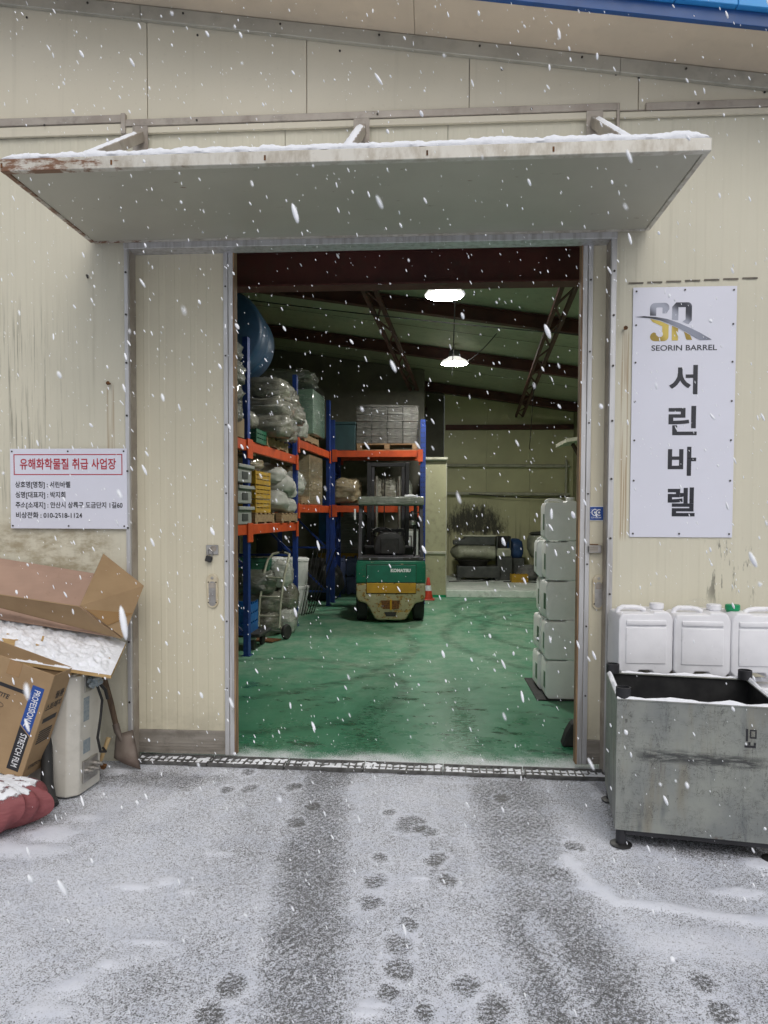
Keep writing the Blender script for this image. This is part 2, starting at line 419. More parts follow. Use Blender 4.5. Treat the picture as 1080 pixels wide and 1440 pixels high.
def mat_bin():
    k = N('worn_grey_steel'); p = k.obj(); x, y, z = k.xyz(p)
    col = k.mix(k.smooth(k.noise(p, 3.2, 5, .6), .35, .68), (.30, .315, .285), (.21, .225, .22))
    col = k.mix(k.mul(k.smooth(k.noise(k.scale(p, (7, 7, 1.1)), 1.5, 4, .6), .5, .72), .45), col, (.22, .185, .12))
    col = k.mix(k.mul(k.smooth(k.noise(k.scale(p, (12, 12, 2.2)), 1.2, 4, .6), .55, .75), .5), col, (.08, .095, .11))
    # scratches and flaking
    def scratch(sc, th, w):
        q = k.noise(k.scale(p, sc), 1, 6, .72, 1.5)
        return k.math('SUBTRACT', 1.0, k.smooth(k.math('ABSOLUTE', k.math('SUBTRACT', q, th)), 0.0, w))
    mk = k.smooth(k.noise(p, 6, 4, .7), .40, .56)
    crack = k.mul(k.math('MAXIMUM', scratch((5, 5, 13), .5, .010), scratch((16, 16, 3), .47, .010)), mk)
    col = k.mix(k.mul(crack, .8), col, (.022, .022, .022))
    # chips
    ch = k.smooth(k.noise(k.scale(p, (34, 34, 20)), 1, 6, .8), .60, .66)
    col = k.mix(k.mul(ch, .8), col, (.03, .028, .025))
    # long fork-rub band
    zz = k.add(z, k.mul(k.math('SUBTRACT', k.noise(p, 6, 4), .5), .05))
    band = k.mul(k.band(zz, .45, .50, .016), k.mul(k.band(x, .1, .66, .06), k.smooth(k.noise(k.scale(p, (5, 5, 30)), 1.6, 5, .7), .36, .55)))
    col = k.mix(k.mul(band, .85), col, (.03, .032, .035))
    rs = k.mul(k.smooth(k.noise(p, 7, 5, .7), .58, .72), k.math('SUBTRACT', 1.0, k.smooth(z, .08, .25)))
    col = k.mix(k.mul(rs, .6), col, (.10, .06, .03))
    k.set(col=col, metal=.25, rough=k.add(k.mul(k.noise(p, 12, 4), .3), .33)); k.bump(k.add(k.noise(p, 2.5, 2), k.mul(crack, -.12)), .18, .02); return k.m
M_BIN = mat_bin()
def mat_plastic(name, a, b, rough=.4, dirt=.3, sss=0):
    k = N(name); p = k.obj()
    col = k.mix(k.smooth(k.noise(p, 7, 4), .35, .7), a, b)
    col = k.mix(k.mul(k.smooth(k.noise(p, 16, 5, .7), .6, .74), dirt), col, (.25, .24, .2))
    k.set(col=col, rough=rough, sss=sss); k.bump(k.noise(p, 12, 2), .12, .01); return k.m
M_CAN = mat_plastic('white_polyethylene', (.80, .80, .83), (.74, .74, .77), .42, .3)
M_CANIN = mat_plastic('natural_polyethylene', (.92, .93, .90), (.87, .88, .85), .40, .22)
M_CANBLUE = mat_plastic('blue_polyethylene', (.16, .20, .42), (.12, .16, .34), .45, .2)
M_GREENCAP = simple('green_cap', (.0, .26, .10), None, 5, .4)
M_GREENLABEL = simple('green_label', (.06, .15, .07), (.05, .11, .06), 20, .5)
M_HEATER = simple('white_enamel', (.60, .58, .52), (.53, .51, .45), 2, .35, 0, .02, 30, grime=.15)
M_STICKER = simple('grey_sticker', (.30, .34, .36), (.2, .25, .28), 60, .4)
M_SACKRED = simple('red_woven_sack', (.30, .05, .06), (.21, .032, .04), 7, .6, 0, .3, 160, grime=.2)
M_WOOD = simple('weathered_handle', (.13, .085, .05), (.07, .045, .03), 9, .75, 0, .3, 40, (6, 6, .6))
M_PALEWOOD = simple('pale_wood', (.55, .40, .20), (.42, .28, .13), 8, .6, 0, .2, 40, (6, 6, .8))
M_PLY = simple('plywood', (.50, .34, .15), (.36, .23, .10), 6, .75, 0, .2, 40, (.6, 6, 6))
M_SPADE = simple('spade_steel', (.20, .165, .14), (.12, .09, .075), 7, .6, .5, .2, 40, grime=.3)
M_PALLET = simple('pallet_wood', (.34, .23, .12), (.22, .145, .08), 5, .8, 0, .3, 40, (1, 6, 6))
M_RACKB = simple('rack_blue', (.012, .045, .24), (.01, .032, .17), 4, .45, 0, .05, 50, grime=.2)
M_RACKO = simple('rack_orange', (.60, .085, .018), (.46, .06, .014), 4, .45, 0, .05, 50, grime=.25)
def mat_film(name, a, b):
    "load seen through crumpled stretch film"
    k = N(name); p = k.obj()
    n1 = k.noise(k.scale(p, (2.5, 2.5, 14)), 1.5, 5, .65, .8); n2 = k.noise(p, 7, 4, .6, .5)
    col = k.mix(k.smooth(n2, .35, .7), a, b)
    col = k.mix(k.mul(k.smooth(n1, .58, .72), .22), col, (.5, .51, .48))
    k.set(col=col, rough=.38, coat=.9); k.b.inputs['Coat Roughness'].default_value = .12
    k.bump(k.add(n1, k.mul(n2, .5)), .75, .035); return k.m
M_FILMSACK = mat_film('filmed_sack', (.22, .215, .17), (.14, .137, .11))
M_FILMDARK = mat_film('filmed_dark_sack', (.12, .13, .10), (.085, .09, .07))
M_FILMTAN = mat_film('filmed_tan', (.30, .24, .14), (.22, .18, .11))
M_FILMWHITE = mat_film('filmed_white', (.5, .51, .46), (.38, .39, .35))
M_FILMROOF = mat_film('filmed_roof', (.20, .22, .18), (.12, .135, .11))
M_GAP = simple('dark_overlap', (.16, .14, .11), (.09, .08, .065), 20, .7)
M_FILMYEL = mat_film('filmed_yellow', (.42, .24, .03), (.30, .17, .03))
M_FILMCARTON = mat_film('filmed_carton', (.13, .125, .11), (.08, .078, .07))
def mat_clearfilm():
    k = N('clear_film'); p = k.obj(); n1 = k.noise(k.scale(p, (1.6, 1.6, 22)), 1.4, 5, .6, .5)
    k.set(col=(.8, .82, .8), rough=.22, alpha=k.add(k.mul(k.smooth(n1, .54, .70), .30), .015)); k.bump(n1, .9, .03); return k.m
M_CLEAR = mat_clearfilm()
M_BAGW = simple('white_woven_bag', (.46, .46, .42), (.34, .34, .31), 6, .6, 0, .35, 90)
M_TANKB = simple('blue_tank', (.022, .07, .145), (.016, .05, .105), 4, .45, 0, .05, 30, grime=.2)
M_GREENCR = simple('green_crate', (.02, .13, .07), (.015, .09, .05), 5, .5)
M_BLUECR = simple('blue_crate', (.01, .12, .38), (.01, .09, .28), 5, .45)
M_YELCR = simple('yellow_crate', (.50, .30, .02), (.38, .22, .02), 5, .5, grime=.2)
M_GREYBOX = simple('grey_plastic_tray', (.33, .34, .32), (.25, .26, .25), 6, .5)
M_TEAL = simple('teal_painted_box', (.025, .065, .07), (.02, .05, .055), 5, .5)
M_GREENTANK = mat_film('filmed_green_container', (.14, .24, .17), (.10, .18, .13))
def mat_fork(name, c, chip, under, amt):
    k = N(name); p = k.obj()
    col = k.mix(k.smooth(k.noise(p, 5, 4), .35, .7), c, tuple(q*.75 for q in c))
    n1 = k.noise(k.scale(p, (1, 1, 1.6)), 9, 6, .7); n2 = k.noise(p, 26, 4, .65)
    m = k.smooth(k.add(k.mul(n1, .75), k.mul(n2, .25)), amt, amt+.05)
    col = k.mix(m, col, k.mix(k.smooth(n2, .4, .6), chip, under))
    k.set(col=col, rough=k.add(k.mul(m, .25), .38)); k.bump(m, -.1, .003); return k.m
M_FKGREEN = mat_fork('forklift_green', (.006, .15, .085), (.45, .42, .26), (.06, .06, .04), .56)
M_FKPANEL = mat_fork('forklift_green_panel', (.008, .16, .10), (.2, .28, .2), (.02, .1, .06), .70)
M_FKYEL = mat_fork('forklift_yellow', (.56, .30, .02), (.30, .16, .03), (.10, .06, .02), .60)
M_FKCREAM = mat_fork('forklift_cream', (.40, .36, .21), (.48, .26, .025), (.16, .09, .03), .51)
M_FKDARK = simple('forklift_dark', (.03, .03, .035), (.02, .02, .022), 6, .5, .2)
M_FKGUARD = simple('guard_grey', (.075, .072, .085), (.05, .048, .055), 6, .45, .2)
M_SEAT = simple('seat_vinyl', (.022, .022, .023), (.03, .03, .03), 7, .55, 0, .1, 60)
M_CONE = simple('cone_red', (.55, .05, .02), (.42, .04, .02), 6, .5)
M_MACHG = simple('machine_grey_green', (.36, .37, .28), (.25, .26, .2), 4, .5, .1, .1, 40, grime=.5)
M_MACHD = simple('machine_dark', (.085, .09, .085), (.05, .054, .052), 5, .55, .2, .1, 40)
M_MACHB = simple('machine_blue', (.02, .06, .17), (.012, .04, .11), 5, .5, 0, .2, 20)
M_PIPE = simple('pale_pipe', (.48, .48, .38), (.38, .37, .28), 4, .5, 0, .05, 30, grime=.25)
M_PLINTH = simple('pale_plinth', (.78, .82, .77), (.58, .66, .59), 2.5, .5, 0, .1, 30, grime=.35, gcol=(.06, .12, .08))  # tone paled to stand in for light falling on the plinth
M_SHUT = simple('grey_shutter', (.20, .205, .2), (.15, .155, .15), 4, .5, .2)
M_GRATE = simple('galvanised_grate', (.17, .17, .165), (.09, .088, .085), 14, .6, .5, .2, 60)
M_WIRE = simple('cable_black', (.012, .012, .012), None, 4, .5)
k = N('lamp_disc'); k.set(col=(.9, .9, .9), emit=(1.0, .985, .93), estr=210.0); M_LAMP = k.m
k = N('lamp_reflector'); k.set(col=(.75, .76, .72), rough=.35, emit=(1, .985, .93), estr=.9); M_LAMPREF = k.m
M_REARDARK = simple('dim_rear_panel', (.13, .125, .09), (.09, .088, .065), 2, .6, 0, .05, 30, grime=.3)  # darkened wall tone: the shade of the rear corner is in the colour
# ------------------------------------------------------------------ ground (one sheet, fine where it is seen)
ROOF = lambda x: 4.595-.147*x            # underside of the roof, falling to the right
def axis(fine0, fine1, step, lo, hi, inner):
    a = list(np.arange(fine0, fine1+1e-6, step)); b = []; d = step
    p = fine0
    while p > lo: d *= 1.35; p -= d; b.append(max(p, lo))
    a = b[::-1]+a; d = step; p = fine1
    while p < hi: d *= 1.35; p += d; a.append(min(p, hi))
    return np.array(a)
def ground():
    xs = axis(-2.9, 2.4, .0115, -60, 60, 0); ys = axis(-2.95, 0.0, .0115, -60, .088, 0)
    ys = ys[ys <= .0881]
    X, Y = np.meshgrid(xs, ys, indexing='ij'); nx, ny = X.shape
    def path(pts): return [(P(a, b, 2, 0).x, P(a, b, 2, 0).y) for a, b in pts]
    def dist(pl):
        D = np.full(X.shape, 1e9)
        for (x0, y0), (x1, y1) in zip(pl[:-1], pl[1:]):
            dx, dy = x1-x0, y1-y0; t = np.clip(((X-x0)*dx+(Y-y0)*dy)/(dx*dx+dy*dy), 0, 1)
            D = np.minimum(D, np.hypot(X-x0-t*dx, Y-y0-t*dy))
        return D
    def sm(v, a, b):
        t = np.clip((v-a)/(b-a), 0, 1); return t*t*(3-2*t)
    def vnoise(scale, seed):
        r = np.random.RandomState(seed); g = r.rand(64, 64)
        u = (X*scale) % 63; v = (Y*scale) % 63; i = u.astype(int); j = v.astype(int); a = u-i; b = v-j
        a = a*a*(3-2*a); b = b*b*(3-2*b)
        return (g[i, j]*(1-a)+g[(i+1) % 64, j]*a)*(1-b)+(g[i, (j+1) % 64]*(1-a)+g[(i+1) % 64, (j+1) % 64]*a)*b
    n = vnoise(2.3, 1)*.5+vnoise(6.1, 2)*.3+vnoise(15, 3)*.2
    nf = vnoise(9, 5)*.5+vnoise(28, 6)*.5
    snow = .60+(n-.5)*.26
    wet = np.zeros(X.shape)
    def ext(pl, k=8):              # carry a track on past the frame
        (x0, y0), (x1, y1) = pl[-2:]; return pl+[(x1+(x1-x0)*k, y1+(y1-y0)*k)]
    tl = ext(path([(465, 1075), (448, 1150), (432, 1250), (428, 1340), (425, 1440)]))
    tr = ext(path([(705, 1085), (722, 1150), (760, 1250), (800, 1350), (840, 1440)]))
    wob = (nf-.5)*.07
    d1 = dist(tl)+wob; d2 = dist(tr)+wob
    tread = .065*np.sign(np.sin(Y*125+40*np.abs((X*9) % 1-.5)*.5))*(.4+nf)
    far = sm(Y, -3.0, .1)
    snow -= (.20+tread)*(1-sm(d1, .06, .20)); snow -= (.18+tread)*(1-sm(d2, .10, .28))
    snow += .06*nf*(1-sm(np.abs(d1-.20), 0, .05))+.06*nf*(1-sm(np.abs(d2-.28), 0, .06))
    snow += .16*(1-sm(dist(ext(path([(752, 1290), (790, 1370), (825, 1440)])))+wob, .02, .07))
    # thinner snow and wet concrete under the canopy, by the heater and under the bin
    bare = 1-sm(np.hypot((X+1.75)/.55, (Y+.30)/.16)+(nf-.5)*.5, .5, 1.15); snow -= .16*bare; wet = np.maximum(wet, bare*.7)
    bare = 1-sm(np.hypot((X-1.42)/.5, (Y+.72)/.40), .75, 1.1); snow -= .24*bare; wet = np.maximum(wet, bare*.8)
    snow -= .03*sm(Y, -.62, -.12)*(1-sm(np.abs(X+.35), 1.0, 1.6))
    # boot prints
    for i, (a, b, s) in enumerate([(318, 1110, .9), (352, 1108, .9), (412, 1106, 1), (440, 1133, .9), (418, 1156, 1), (576, 1158, 1.6), (600, 1168, 1.0), (547, 1142, .7), (536, 1206, .8),
                                   (614, 1208, 1), (630, 1238, .9), (528, 1238, 1.1), (522, 1268, 1.1), (575, 1300, .8), (560, 1330, 1.1), (562, 1362, 1.1),
                                   (655, 1385, 1.1), (326, 1387, 1.1), (294, 1426, 1.2), (696, 1420, 1.3), (600, 1422, .8), (545, 1395, .8), (705, 1122, .9), (350, 1085, .9), (810, 1190, .9), (990, 1380, 1.0), (1015, 1420, .9)]):
        c = P(a, b, 2, 0); r = np.random.RandomState(i); an = r.uniform(-.5, .5)
        u = (X-c.x)*math.cos(an)+(Y-c.y)*math.sin(an); v = -(X-c.x)*math.sin(an)+(Y-c.y)*math.cos(an)
        dd = np.hypot(u/(.050*s), v/(.066*s))+(nf-.5)*.75
        tr_ = .13*np.sign(np.sin(v*260+u*90*np.sign(u)))*(dd < .95); snow += .10*(1-sm(np.abs(dd-1.3), .0, .35))
        snow -= (.20+tr_)*(1-sm(dd, .62, 1.12)); wet = np.maximum(wet, .5*(1-sm(dd, .6, 1.1)))
    # lumps and ridges of thicker snow
    thick = np.zeros(X.shape)
    for (a, b, rx, ry, h) in [(185, 1247, .11, .035, .8), (240, 1240, .07, .05, .7), (262, 1255, .05, .03, .6), (210, 1325, .12, .025, .7), (150, 1355, .05, .045, .8), (100, 1385, .06, .05, .8),
                              (60, 1420, .10, .04, .7), (520, 1412, .05, .025, .9), (515, 1425, .06, .03, .9), (590, 1235, .05, .02, .7), (305, 1200, .10, .03, .5), (640, 1320, .03, .02, .5),
                              (800, 1215, .09, .05, .8), (835, 1250, .10, .04, .8), (1045, 1255, .14, .05, .9), (1070, 1215, .10, .07, 1.0), (20, 1195, .26, .10, 1.0), (75, 1172, .16, .10, 1.0),
                              (160, 1085, .10, .08, 1.0), (185, 1072, .07, .05, .9), (125, 1150, .12, .05, .6), (700, 1095, .1, .03, .3), (840, 1120, .05, .08, .6), (640, 1100, .2, .03, .3), (1000, 1330, .3, .12, .35)]:
        c = P(a, b, 2, 0); dd = np.hypot((X-c.x)/rx, (Y-c.y)/ry)+(nf-.5)*.9
        thick = np.maximum(thick, h*(1-sm(dd, .35, 1.15)))
    rd = dist(path([(795, 1205), (830, 1245), (868, 1268), (930, 1275), (1010, 1288), (1080, 1295), (1200, 1310)]))+(nf-.5)*.05
    thick = np.maximum(thick, .95*(1-sm(rd, .005, .055)))
    rd = dist(path([(250, 1335), (200, 1345), (150, 1356), (90, 1390), (40, 1425)]))+(nf-.5)*.08
    thick = np.maximum(thick, .35*(1-sm(rd, .01, .06)))
    snow = snow+.34*thick*(.55+.9*nf)
    Z = .004*(np.clip(snow, 0, 1.3))+.007*thick+.0025*(nf-.5)*(snow > .3)-.004
    Z = np.where(np.abs(X) > 4, 0, Z); Z = np.where(Y < -4, 0, Z)
    u0, u1 = P(192, 1068, 2, 0), P(852, 1092, 2, 0); gl = u0.y+(X-u0.x)*(u1.y-u0.y)/(u1.x-u0.x)   # trench and the edge of the painted floor
    trench = (Y > gl-.074) & (X > -1.99) & (X < 1.13); Z = np.where(trench, -.06, Z); snow = np.where(trench, snow-.2, snow)
    wet = np.where(trench, 1, wet)
    vs = np.stack([X.ravel(), Y.ravel(), Z.ravel()], 1)
    idx = np.arange(nx*ny).reshape(nx, ny)
    fs = np.stack([idx[:-1, :-1].ravel(), idx[1:, :-1].ravel(), idx[1:, 1:].ravel(), idx[:-1, 1:].ravel()], 1)
    me = bpy.data.meshes.new('ground'); me.from_pydata(vs.tolist(), [], fs.tolist()); me.materials.append(M_GROUND)
    for nm, arr in (('snow', snow), ('wet', wet)):
        a = me.attributes.new(nm, 'FLOAT', 'POINT'); a.data.foreach_set('value', arr.ravel().astype(np.float32))
    me.shade_smooth()
    return tag(put('ground', me), 'concrete yard dusted with trodden snow and two tyre tracks', kind='structure')
ground()
tag(MB().prism([(-3.72, .092), (-1.972, .092), (-1.97, .078), (1.105, -.032), (1.108, .092), (3.42, .092), (3.42, 13.2), (-3.72, 13.2)], 2, -.2, .0).build('floor', M_EPOXY), 'scuffed green painted floor inside the warehouse', kind='structure')

# ------------------------------------------------------------------ the warehouse
B = thing('warehouse', 'cream sandwich panel warehouse with blue roof edge and wide open doorway', 'building')
OX0, OX1, OZ = -1.965, 1.10, 3.36
seams = [-5.06-.0, -4.03, -3.0, -1.97, -.94, .09, 1.12, 2.15, 3.18, 4.21]
def ribbed(x0, x1, z0, z1, y=0.0, pitch=.103, name='wall_panel', m=M_CREAM, th=.085):
    n = max(1, round((x1-x0)/pitch)); w = (x1-x0)/n; pr = [(x0+.002, y)]
    for i in range(n):
        c = x0+w*(i+.5)
        pr += [(c-.024, y), (c-.012, y-.0014), (c+.012, y-.0014), (c+.024, y)]
    pr += [(x1-.002, y)]; pr += [(x1-.002, y+th), (x0+.002, y+th)]
    return MB().prism(pr, 2, z0, z1).build(name, m, B)
ZS = 4.085                                         # top of the ribbed panels
for a, b in zip(seams[:-1], seams[1:]):
    if a >= -1.98 and b <= 1.13: ribbed(a, b, OZ+.03, ZS)
    else: ribbed(a, b, 0.0 if False else -.02, ZS)
us = [-4.95, -3.92, -2.86, -1.83, -.80, .22, 1.25, 2.28, 3.31, 4.2]
for a, b in zip(us[:-1], us[1:]):
    pl = [(a+.0025, 4.10), (b-.0025, 4.10), (b-.0025, ROOF(b)-.002), (a+.0025, ROOF(a)-.002)]
    MB().prism(pl, 1, -.012, .08).build('upper_wall_panel', M_CREAM2, B, bevel=.002)
MB().box(-5.0, 4.2, .0, .07, 4.08, 4.6).build('wall_core', M_FLASH, B)
# flashing strips between the two kinds of panel
def strip(x0, x1, z0, z1, y0, y1, name='flashing', m=M_FLASH): return MB().box(x0, x1, y0, y1, z0, z1).build(name, m, B, bevel=.003)
strip(-5.0, -1.985, 4.145, 4.195, -.034, -.013); strip(-5.0, -1.985, 4.078, 4.143, -.026, -.006, m=M_CREAM2)
strip(-1.975, 1.13, 4.118, 4.162, -.036, -.013); strip(-1.975, 1.13, 4.075, 4.116, -.028, -.006, m=M_CREAM2)
strip(1.29, 4.2, 4.112, 4.158, -.034, -.013); strip(1.135, 4.2, 4.075, 4.110, -.026, -.006, m=M_CREAM2)
strip(-1.995, -1.965, 4.07, 4.20, -.042, -.013); strip(1.115, 1.133, 4.0, 4.16, -.040, -.01); strip(1.132, 1.288, 4.116, 4.124, -.022, -.013)
# soffit, eaves angle, blue roof edge
def slope(x0, x1, z0, z1, y0, y1, name, m): 
    pl = [(x0, ROOF(x0)+z0), (x1, ROOF(x1)+z0), (x1, ROOF(x1)+z1), (x0, ROOF(x0)+z1)]
    return MB().prism(pl, 1, y0, y1).build(name, m, B, bevel=.003)
for a, b in ((-5, -1.86), (-1.858, 1.13), (1.132, 4.2)): slope(a, b, -.092, -.004, -.046, -.013, 'eaves_angle', M_SOFFLASH)
for a, b in ((-5, -2.4), (-2.398, -.12), (-.118, 2.1), (2.102, 4.2)): slope(a, b, 0.0, .02, -.40, .09, 'soffit_panel', M_SOFFIT)
slope(-5, 4.2, -.012, .065, -.435, -.401, 'roof_edge_trim', M_BLUE_D)
for i in range(-14, 13): slope(i*.33, i*.33+.326, .066, .28, -.47, -.425, 'fascia_sheet', M_BLUE_L)
slope(-5, 4.2, .021, .15, -.40, 13.2, 'roof', M_CEIL)
# frame of the doorway
MB().box(OX0-.026, OX0, -.022, .002, .0, OZ+.02).build('door_jamb', M_ALU, B, bevel=.002)
MB().box(OX1, OX1+.034, -.022, .002, .0, OZ+.02).build('door_jamb', M_ALU, B, bevel=.002)
MB().box(OX0-.004, OX0+.004, .002, .10, .0, OZ).build('jamb_return', M_FLASH, B)
MB().box(OX1-.004, OX1+.004, .002, .10, .0, OZ).build('jamb_return', M_FLASH, B)
MB().box(OX0-.026, OX1+.034, -.03, .09, OZ-.012, OZ+.035).build('door_lintel', M_ALU, B, bevel=.003)
# screw heads
sm_ = MB().lathe([(.007, 0), (.007, .004), (.003, .006)], 8, axis=1).mesh('screw', M_SCREW)
def screw(x, z, y): put('screw', sm_, B, (x, y-.006, z))
for z in (3.2, 2.93, 2.62, 2.28, 1.92, 1.55, 1.2, .8, .4):
    screw(OX0-.013, z, -.022); screw(OX1+.018, z-.05, -.022)
for px, py in ((278, 50), (478, 72), (38, 25), (706, 98), (866, 105), (898, 110), (1075, 130), (700, 160)): 
    q = P(px, py, 1, -.012); screw(q.x, q.z, -.012)
for x in (-4.2, -2.5, -1.5, -.35, .6, 1.6, 2.3): screw(x, 4.14, -.035)
for i in range(8): screw(-2.2+i*.62, ROOF(-2.2+i*.62)-.03, -.046)
# rusted bolt stubs
for x, z in ((-2.10, 2.49), (1.19, 2.80)):
    MB().lathe([(.014, 0), (.012, .006), (.007, .009), (.006, .03)], 7, (x, -.032, z), axis=1).build('rusted_bolt', M_RUST, B)
MB().tube([(-2.24, -.004, 3.19), (-2.235, -.03, 3.185), (-2.225, -.035, 3.165)], .006, 6).build('wall_hook', M_SCREW, B)
# cut notches along a panel overlap above the tall sign
for i in range(7):
    MB().box(1.21+i*.114, 1.30+i*.114, -.0055, -.0035, 3.075+i*.003, 3.085+i*.003).build('overlap_gap', M_GAP, B)

# inside shell: side walls, back wall, wall stub, ceiling rafters
def inpanel(pts, axis_, a, b, name, m): return MB().prism(pts, axis_, a, b).build(name, m, B)
for i in range(12):
    y0 = .09+i*1.1; y1 = min(y0+1.097, 13.2)
    MB().box(-3.8, -3.70, y0, y1, -.02, ROOF(-3.7)).build('side_wall_panel', M_INWALL, B)
    MB().box(3.40, 3.5, y0, y1, -.02, ROOF(3.4)).build('side_wall_panel', M_INWALL, B)
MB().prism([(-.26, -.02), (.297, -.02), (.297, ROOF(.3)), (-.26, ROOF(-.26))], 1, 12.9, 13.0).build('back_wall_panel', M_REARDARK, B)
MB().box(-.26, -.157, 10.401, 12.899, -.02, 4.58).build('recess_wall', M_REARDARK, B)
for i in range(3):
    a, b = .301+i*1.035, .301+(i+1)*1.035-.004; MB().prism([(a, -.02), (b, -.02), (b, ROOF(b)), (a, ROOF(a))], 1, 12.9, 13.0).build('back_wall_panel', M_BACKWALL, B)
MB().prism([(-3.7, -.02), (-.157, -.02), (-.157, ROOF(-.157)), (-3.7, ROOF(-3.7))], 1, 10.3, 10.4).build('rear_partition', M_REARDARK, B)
MB().box(-.155, .29, 9.48, 12.89, .0, 2.70).build('wall_stub', M_INWALL, B, bevel=.004)
MB().box(-.165, .30, 9.455, 9.60, .86, .91).build('stub_ledge', M_PIPE, B, bevel=.004)
MB().box(.284, .302, 9.462, 9.55, .02, 2.72).build('corner_trim', M_PIPE, B)
MB().box(-.16, .30, 9.462, 9.56, .0, .05).build('stub_foot', M_GREENCAP, B)
MB().box(.33, 3.38, 12.80, 12.897, 3.68, 3.8).build('wall_rail', M_RAFTER, B)
MB().box(.30, 3.4, 9.52, 12.898, .0, .14).build('rear_plinth', M_PLINTH, B, bevel=.01)
# portal frames under the roof
def ibeam(fn, y, w, h, name, m, x0=-3.69, x1=3.39, tf=.014):
    mb = MB()
    for dz0, dz1, ww in ((-h, -h+tf, w), (-h+tf, -tf, .012), (-tf, 0, w)):
        pl = [(x0, fn(x0)+dz0), (x1, fn(x1)+dz0), (x1, fn(x1)+dz1), (x0, fn(x0)+dz1)]
        mb.prism(pl, 1, y-ww/2, y+ww/2)
    return mb.build(name, m, B)
for y in (2.6, 5.45, 8.2, 11.6): ibeam(lambda x: ROOF(x)-.002, y, .12, .19, 'rafter', M_RAFTER)
ibeam(lambda x: 3.735, 1.15, .16, .29, 'lintel_girder', M_REDSTEEL)
for x in (-3.55, 3.25): MB().box(x-.08, x+.08, 1.07, 1.23, 0, 3.735).build('steel_column', M_REDSTEEL, B)
# two lattice braces running back below the rafters
def lattice(a, b, w, h, name):
    a, b = Vector(a), Vector(b); mb = MB(); d = (b-a).normalized(); sd_ = Vector((0, 0, 1)).cross(d).normalized()
    for s in (-1, 1): mb.bar(a+sd_*w*s, b+sd_*w*s, .05, .05)
    n = 16
    for i in range(n):
        p = a.lerp(b, i/n)+sd_*w*(1 if i % 2 else -1); q = a.lerp(b, (i+1)/n)+sd_*w*(-1 if i % 2 else 1)
        mb.bar(p, q, .03, .012)
    return mb.build(name, M_RAFTER, B)
lattice((-.90, 2.0, 4.40), (-.22, 12.7, 4.16), .075, .05, 'lattice_brace')
lattice((1.38, 2.0, 4.12), (2.08, 12.7, 3.98), .075, .05, 'lattice_brace')
for y in (4.0, 6.9, 9.9): slope(-3.69, 3.39, -.004, -.001, y, y+.012, 'ceiling_joint', M_HOLE)
# pipes along the back wall
MB().cyl((.34, 12.80, 2.82), (3.30, 12.80, 2.80), .04, n=12).build('wall_pipe', M_PIPE, B, smooth=40)
MB().cyl((-.16, 9.42, 2.72), (.31, 9.42, 2.72), .035, n=12).build('wall_pipe', M_PIPE, B, smooth=40)
MB().cyl((.32, 12.79, 2.14), (3.30, 12.79, 2.12), .04, n=12).build('wall_pipe', M_PIPE, B, smooth=40)
MB().tube([(.9, 12.74, 2.13), (1.8, 12.73, 2.06), (2.6, 12.74, 2.03), (3.30, 12.74, 2.08)], .010, 6).build('wall_cable', M_WIRE, B)
MB().cyl((3.22, 12.78, .14), (3.22, 12.78, 2.95), .03, n=10).build('wall_pipe', M_PIPE, B, smooth=40)
MB().box(.31, .36, 12.70, 12.8, 2.5, 2.68).build('wall_switch', M_BLACK, B)
# loose cables under the ceiling
def sag(a, b, s, n=10):
    a, b = Vector(a), Vector(b); return [a.lerp(b, i/n)-Vector((0, 0, s*4*(i/n)*(1-i/n))) for i in range(n+1)]
for a, b, s in (((-3.4, 4.6, 4.55), (3.2, 4.6, 3.78), .06), ((.25, 3.2, 4.3), (.35, 8.2, 4.1), .12), ((.9, 5.6, 4.18), (.35, 7.8, 4.18), .10), ((1.85, 8.6, 4.0), (2.1, 11.0, 3.05), .0), ((-.7, 2.6, 4.5), (.12, 3.9, 4.36), .18)):
    MB().tube(sag(a, b, s), .008, 5).build('ceiling_cable', M_WIRE, B)

# ------------------------------------------------------------------ canopy
C = thing('door_canopy', 'flat cream door canopy with rusty front edge and snow on top', 'canopy', (-.44, 0, 3.39))
cx0, cx1 = -1.765, 1.765
MB().box(cx0+.03, cx1-.03, -.96, -.045, .004, .05).build('underside_panel', M_CANOPY, C)
MB().box(cx0, cx1, -1.0, -.962, -.004, .058).build('front_edge', M_CEDGE, C, bevel=.003)
MB().box(cx0, cx0+.028, -.96, -.03, -.002, .056).build('side_edge', M_CEDGE, C, bevel=.003)
MB().box(cx1-.028, cx1, -.96, -.03, -.002, .056).build('side_edge', M_CEDGE, C, bevel=.003)
MB().box(cx0+.03, cx1-.03, -.0445, -.034, -.006, .05).build('back_edge', M_CEDGE, C)
for dx in (-1.765, -1.19, -.405, .4, 1.01):
    MB().box(dx+.005, dx+.014, -1.003, -.998, .012, .036).build('rust_spot', M_RUST, C)
def snow_slab():
    nu, nv = 320, 26; mb = MB()
    def fn(u, v):
        x = cx0+.004+u*(cx1-cx0-.008)
        v = v*v; y = -1.0+(v-.0)*.98
        e = min(1, v*70)
        h = .034+.012*fbm(x*2.2, y*2, 1)+.010*fbm(x*9, y*9, 3)
        edge = min(1, u*60, (1-u)*60)
        z = .058+max(.004, h)*math.sqrt(max(0, e))*edge**.5
        if v < .001: z = .0585; y += .006+.010*fbm(x*14, 0, 5)
        z += .006*fbm(x*38, y*30, 7)*e*edge
        return (x, y, z)
    mb.grid(fn, nu, nv); return mb.build('snow_layer', M_SNOW, C, smooth=60)
tag(snow_slab(), 'thick white snow lying on the canopy')
